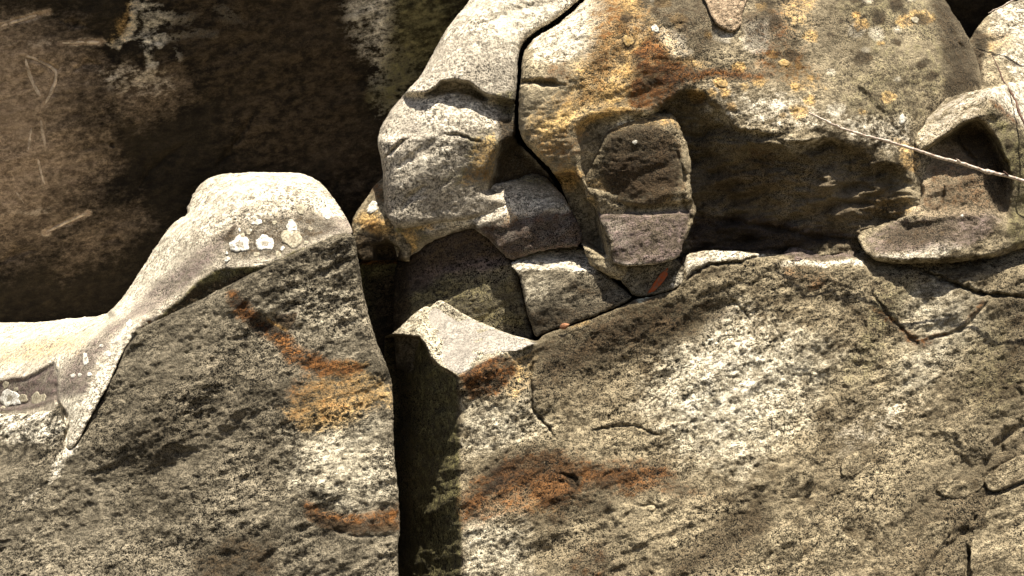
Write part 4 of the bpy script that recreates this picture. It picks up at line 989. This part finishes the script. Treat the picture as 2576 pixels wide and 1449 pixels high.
def f_far(S):
    S.stain('pale', [(2480, -40), (2700, -40), (2700, 240), (2560, 200), (2500, 120)], 26, .6)
    S.stain('ochre', [(2470, 80), (2540, 80), (2560, 130), (2480, 130)], 24, .42)
    S.stain('dark', [(2440, 60), (2480, 90), (2470, 220), (2440, 200)], 16, .6)
rock('distant_boulder', 'bright sunlit boulder with flaky crust in the far top right corner', 'boulder',
     [(2430, 120, 10), (2447, 86, 12), (2462, 64, 14), (2487, 36, 16), (2532, 11, 18), (2576, -4, 18), (2700, -60), (3050, -120), (3050, 330), (2430, 330)],
     [(2450, 200, .58), (2450, 90, .66), (2576, 200, .55), (2576, 0, .85), (3000, 0, .95), (3000, 300, .65)],
     M_upper, thick=.5, rough=1.6, grain=2.4, feats=f_far, seed=1100, strata=(25, 2.2), ripple=.02)

# ------------------------------------------------------------------ dry twigs
def wood(name, c0, c1):
    m, nt, bs = nodes_of(name)
    tc = nt.nodes.new('ShaderNodeTexCoord')
    a = tnoise(nt, tc.outputs['Object'], 90, 4, .65)
    nt.links.new(mixc(nt, mrange(nt, a, .38, .62, 0, 1), c0, c1), bs.inputs['Base Color']); bs.inputs['Roughness'].default_value = .8
    bp = nt.nodes.new('ShaderNodeBump'); bp.inputs['Distance'].default_value = .002
    nt.links.new(a, bp.inputs['Height']); nt.links.new(bp.outputs[0], bs.inputs['Normal'])
    return m
M_twig = wood('pale_twig_bark', (.30, .22, .17), (.75, .65, .55)); M_twig_dark = wood('brown_twig_bark', (.05, .022, .014), (.15, .075, .045))

def tube(name, pts, rad, mat, parent=None, seed=0, nodes=()):
    P = []
    pts = np.array(pts, float)
    cum = np.concatenate([[0], np.cumsum(np.linalg.norm(np.diff(pts, axis=0), axis=1))])
    n = max(6, int(cum[-1] / .012))
    s = np.linspace(0, cum[-1], n)
    P = np.stack([np.interp(s, cum, pts[:, k]) for k in range(3)], 1)
    for _ in range(2):
        P[1:-1] = (P[:-2] + 2 * P[1:-1] + P[2:]) / 4
    rs = np.random.RandomState(seed + 3)
    P[1:-1] += rs.randn(n - 2, 3) * .0007
    r = np.interp(s, cum, rad) * (1 + .07 * rs.randn(n))
    for q in nodes:
        r *= 1 + .55 * np.exp(-((s - q * cum[-1]) / .010) ** 2)
    T = np.gradient(P, axis=0); T /= np.linalg.norm(T, axis=1)[:, None]
    up = np.array([0, 1.0, 0.2]); A = np.cross(T, up); A /= np.linalg.norm(A, axis=1)[:, None]; B = np.cross(T, A)
    m = 10
    V = []
    for k in range(m):
        a = 2 * math.pi * k / m
        V.append(P + r[:, None] * (math.cos(a) * A + math.sin(a) * B))
    V = np.stack(V, 1).reshape(-1, 3)
    F = [(i * m + k, i * m + (k + 1) % m, (i + 1) * m + (k + 1) % m, (i + 1) * m + k) for i in range(n - 1) for k in range(m)]
    F += [tuple(range(m))[::-1], tuple((n - 1) * m + k for k in range(m))]
    org = np.array(parent.location) if parent else P[-1]
    me = bpy.data.meshes.new(name); me.from_pydata((V - org).tolist(), [], F)
    me.polygons.foreach_set('use_smooth', np.ones(len(F), bool)); me.materials.append(mat)
    o = bpy.data.objects.new(name, me)
    if parent: o.parent = parent
    else: o.location = org
    C.objects.link(o)
    return o

t1 = [(2034, 283, -.10), (2070, 300, -.11), (2107, 320, -.12), (2172, 340, -.13), (2212, 350, -.135), (2282, 370, -.14), (2357, 395, -.15), (2417, 410, -.155), (2482, 432, -.16), (2532, 442, -.16), (2576, 456, -.165), (2760, 505, -.14), (2990, 560, .04)]
tw = tube('twig', [at(*p) for p in t1], [.0028, .0036, .0044, .0048, .005, .0052, .0055, .0057, .0059, .0061, .0063, .008, .009], M_twig, seed=1, nodes=(.05, .19, .42, .53))
tw['label'] = 'long pale bare twig slanting down across the rock towards the right edge'; tw['category'] = 'twig'; tw['group'] = 'dry twigs'
for (a, b) in (((2414, 409, -.157), (2406, 400, -.166)), ((2535, 443, -.162), (2524, 430, -.17)), ((2110, 321, -.122), (2103, 313, -.128))):
    tube('bud', [at(*a), at((a[0] + b[0]) / 2, (a[1] + b[1]) / 2, (a[2] + b[2]) / 2), at(*b)], [.005, .0045, .0012], M_twig_dark if b[0] > 2500 else M_twig, tw, 4)
t2 = [(2496, 140, .30), (2505, 158, .28), (2515, 178, .25), (2522, 201, .22), (2542, 230, .17), (2554, 250, .13), (2560, 272, .10), (2567, 292, .08), (2580, 315, .05), (2640, 400, .0), (2760, 480, .02)]
tw2 = tube('twig', [at(*p) for p in t2], [.0012, .002, .0024, .0028, .0032, .0036, .004, .0042, .0046, .005, .006], M_twig_dark, seed=2, nodes=(.3, .42))
tw2['label'] = 'thin dark brown twig hanging over the bright top of the right-hand block'; tw2['category'] = 'twig'; tw2['group'] = 'dry twigs'
t3 = [(2486, 33, .60), (2502, 24, .59), (2520, 19, .58), (2547, 1, .56), (2640, -45, .50), (2900, -150, .55)]
tw3 = tube('twig', [at(*p) for p in t3], [.002, .003, .0036, .0042, .005, .006], M_twig, seed=5, nodes=(.1,))
tw3['label'] = 'short pale twig end in the very top right corner'; tw3['category'] = 'twig'; tw3['group'] = 'dry twigs'

# ------------------------------------------------------------------ dry leaves caught in the joints
M_leaf = wood('dead_leaf', (.16, .06, .025), (.40, .19, .09))
def leaf(px, py, y, L, rot, label, seed):
    rs = np.random.RandomState(seed)
    V = []; F = []; n = 9
    for i in range(n):
        t = i / (n - 1); w = .30 * math.sin(math.pi * min(1, t ** .8)) + .01
        for j in (-1, -.5, 0, .5, 1):
            x = (t - .5) * L; z = j * w * L; d = -.10 * L * (1 - j * j) + .16 * L * math.sin(t * 3 + seed) + .01 * L * rs.randn()
            c, s_ = math.cos(rot), math.sin(rot)
            V.append((x * c - z * s_, d, x * s_ + z * c))
    for i in range(n - 1):
        for j in range(4):
            a = i * 5 + j; F.append((a, a + 1, a + 6, a + 5))
    me = bpy.data.meshes.new('dead_leaf'); me.from_pydata(V, [], F); me.materials.append(M_leaf)
    me.polygons.foreach_set('use_smooth', np.ones(len(F), bool))
    o = bpy.data.objects.new('dead_leaf', me); o.location = at(px, py, y); C.objects.link(o)
    m = o.modifiers.new('thickness', 'SOLIDIFY'); m.thickness = .0008
    o['label'] = label; o['category'] = 'leaf'
leaf(1420, 820, float(depth_at(main, np.array([1420.]), np.array([828.]))[0]) - .018, .040, .35, 'small orange-brown dead leaf stuck in the joint below the ledge stone', 3)

# ------------------------------------------------------------------ scratched figure on the cliff wall
def scratch_material():
    m, nt, bs = nodes_of('scratched_stone')
    tc = nt.nodes.new('ShaderNodeTexCoord')
    a = tnoise(nt, tc.outputs['Object'], 26, 5, .7)
    nt.links.new(mixc(nt, mrange(nt, a, .38, .60, 0, 1), (.26, .20, .14), (.68, .55, .41)), bs.inputs['Base Color'])
    bs.inputs['Roughness'].default_value = .95
    return m
M_scratch = scratch_material()
for i, (p, r) in enumerate((([(64, 143), (70, 165), (76, 190), (90, 222), (107, 250)], .0085), ([(60, 138), (90, 146), (118, 163), (142, 176), (144, 192), (138, 212), (128, 235), (114, 262)], .0065),
               ([(80, 318), (76, 350), (72, 385)], .005), ([(103, 298), (106, 325), (115, 372)], .006), ([(113, 585), (140, 573), (165, 560), (192, 548), (222, 534)], .006),
               ([(0, 66), (30, 57), (60, 48), (92, 38)], .005), ([(150, 108), (200, 106), (252, 106)], .007), ([(95, 395), (102, 430), (114, 465)], .0045), ([(38, 476), (50, 494), (60, 510)], .005))):
    q = np.array(p, float)
    cum = np.concatenate([[0], np.cumsum(np.hypot(*np.diff(q, axis=0).T))]); u = np.linspace(0, cum[-1], max(4, int(cum[-1] / 9)))
    x, y = np.interp(u, cum, q[:, 0]), np.interp(u, cum, q[:, 1])
    d = depth_at(cliff, x, y, True)
    r *= 1.5
    pts = np.stack(at(x, y, d + r * .72), 1)
    prof = np.full(len(pts), r); prof[0] *= .4; prof[-1] *= .4
    tube('scratch_mark', pts, prof, M_scratch, cliff, 20 + i)
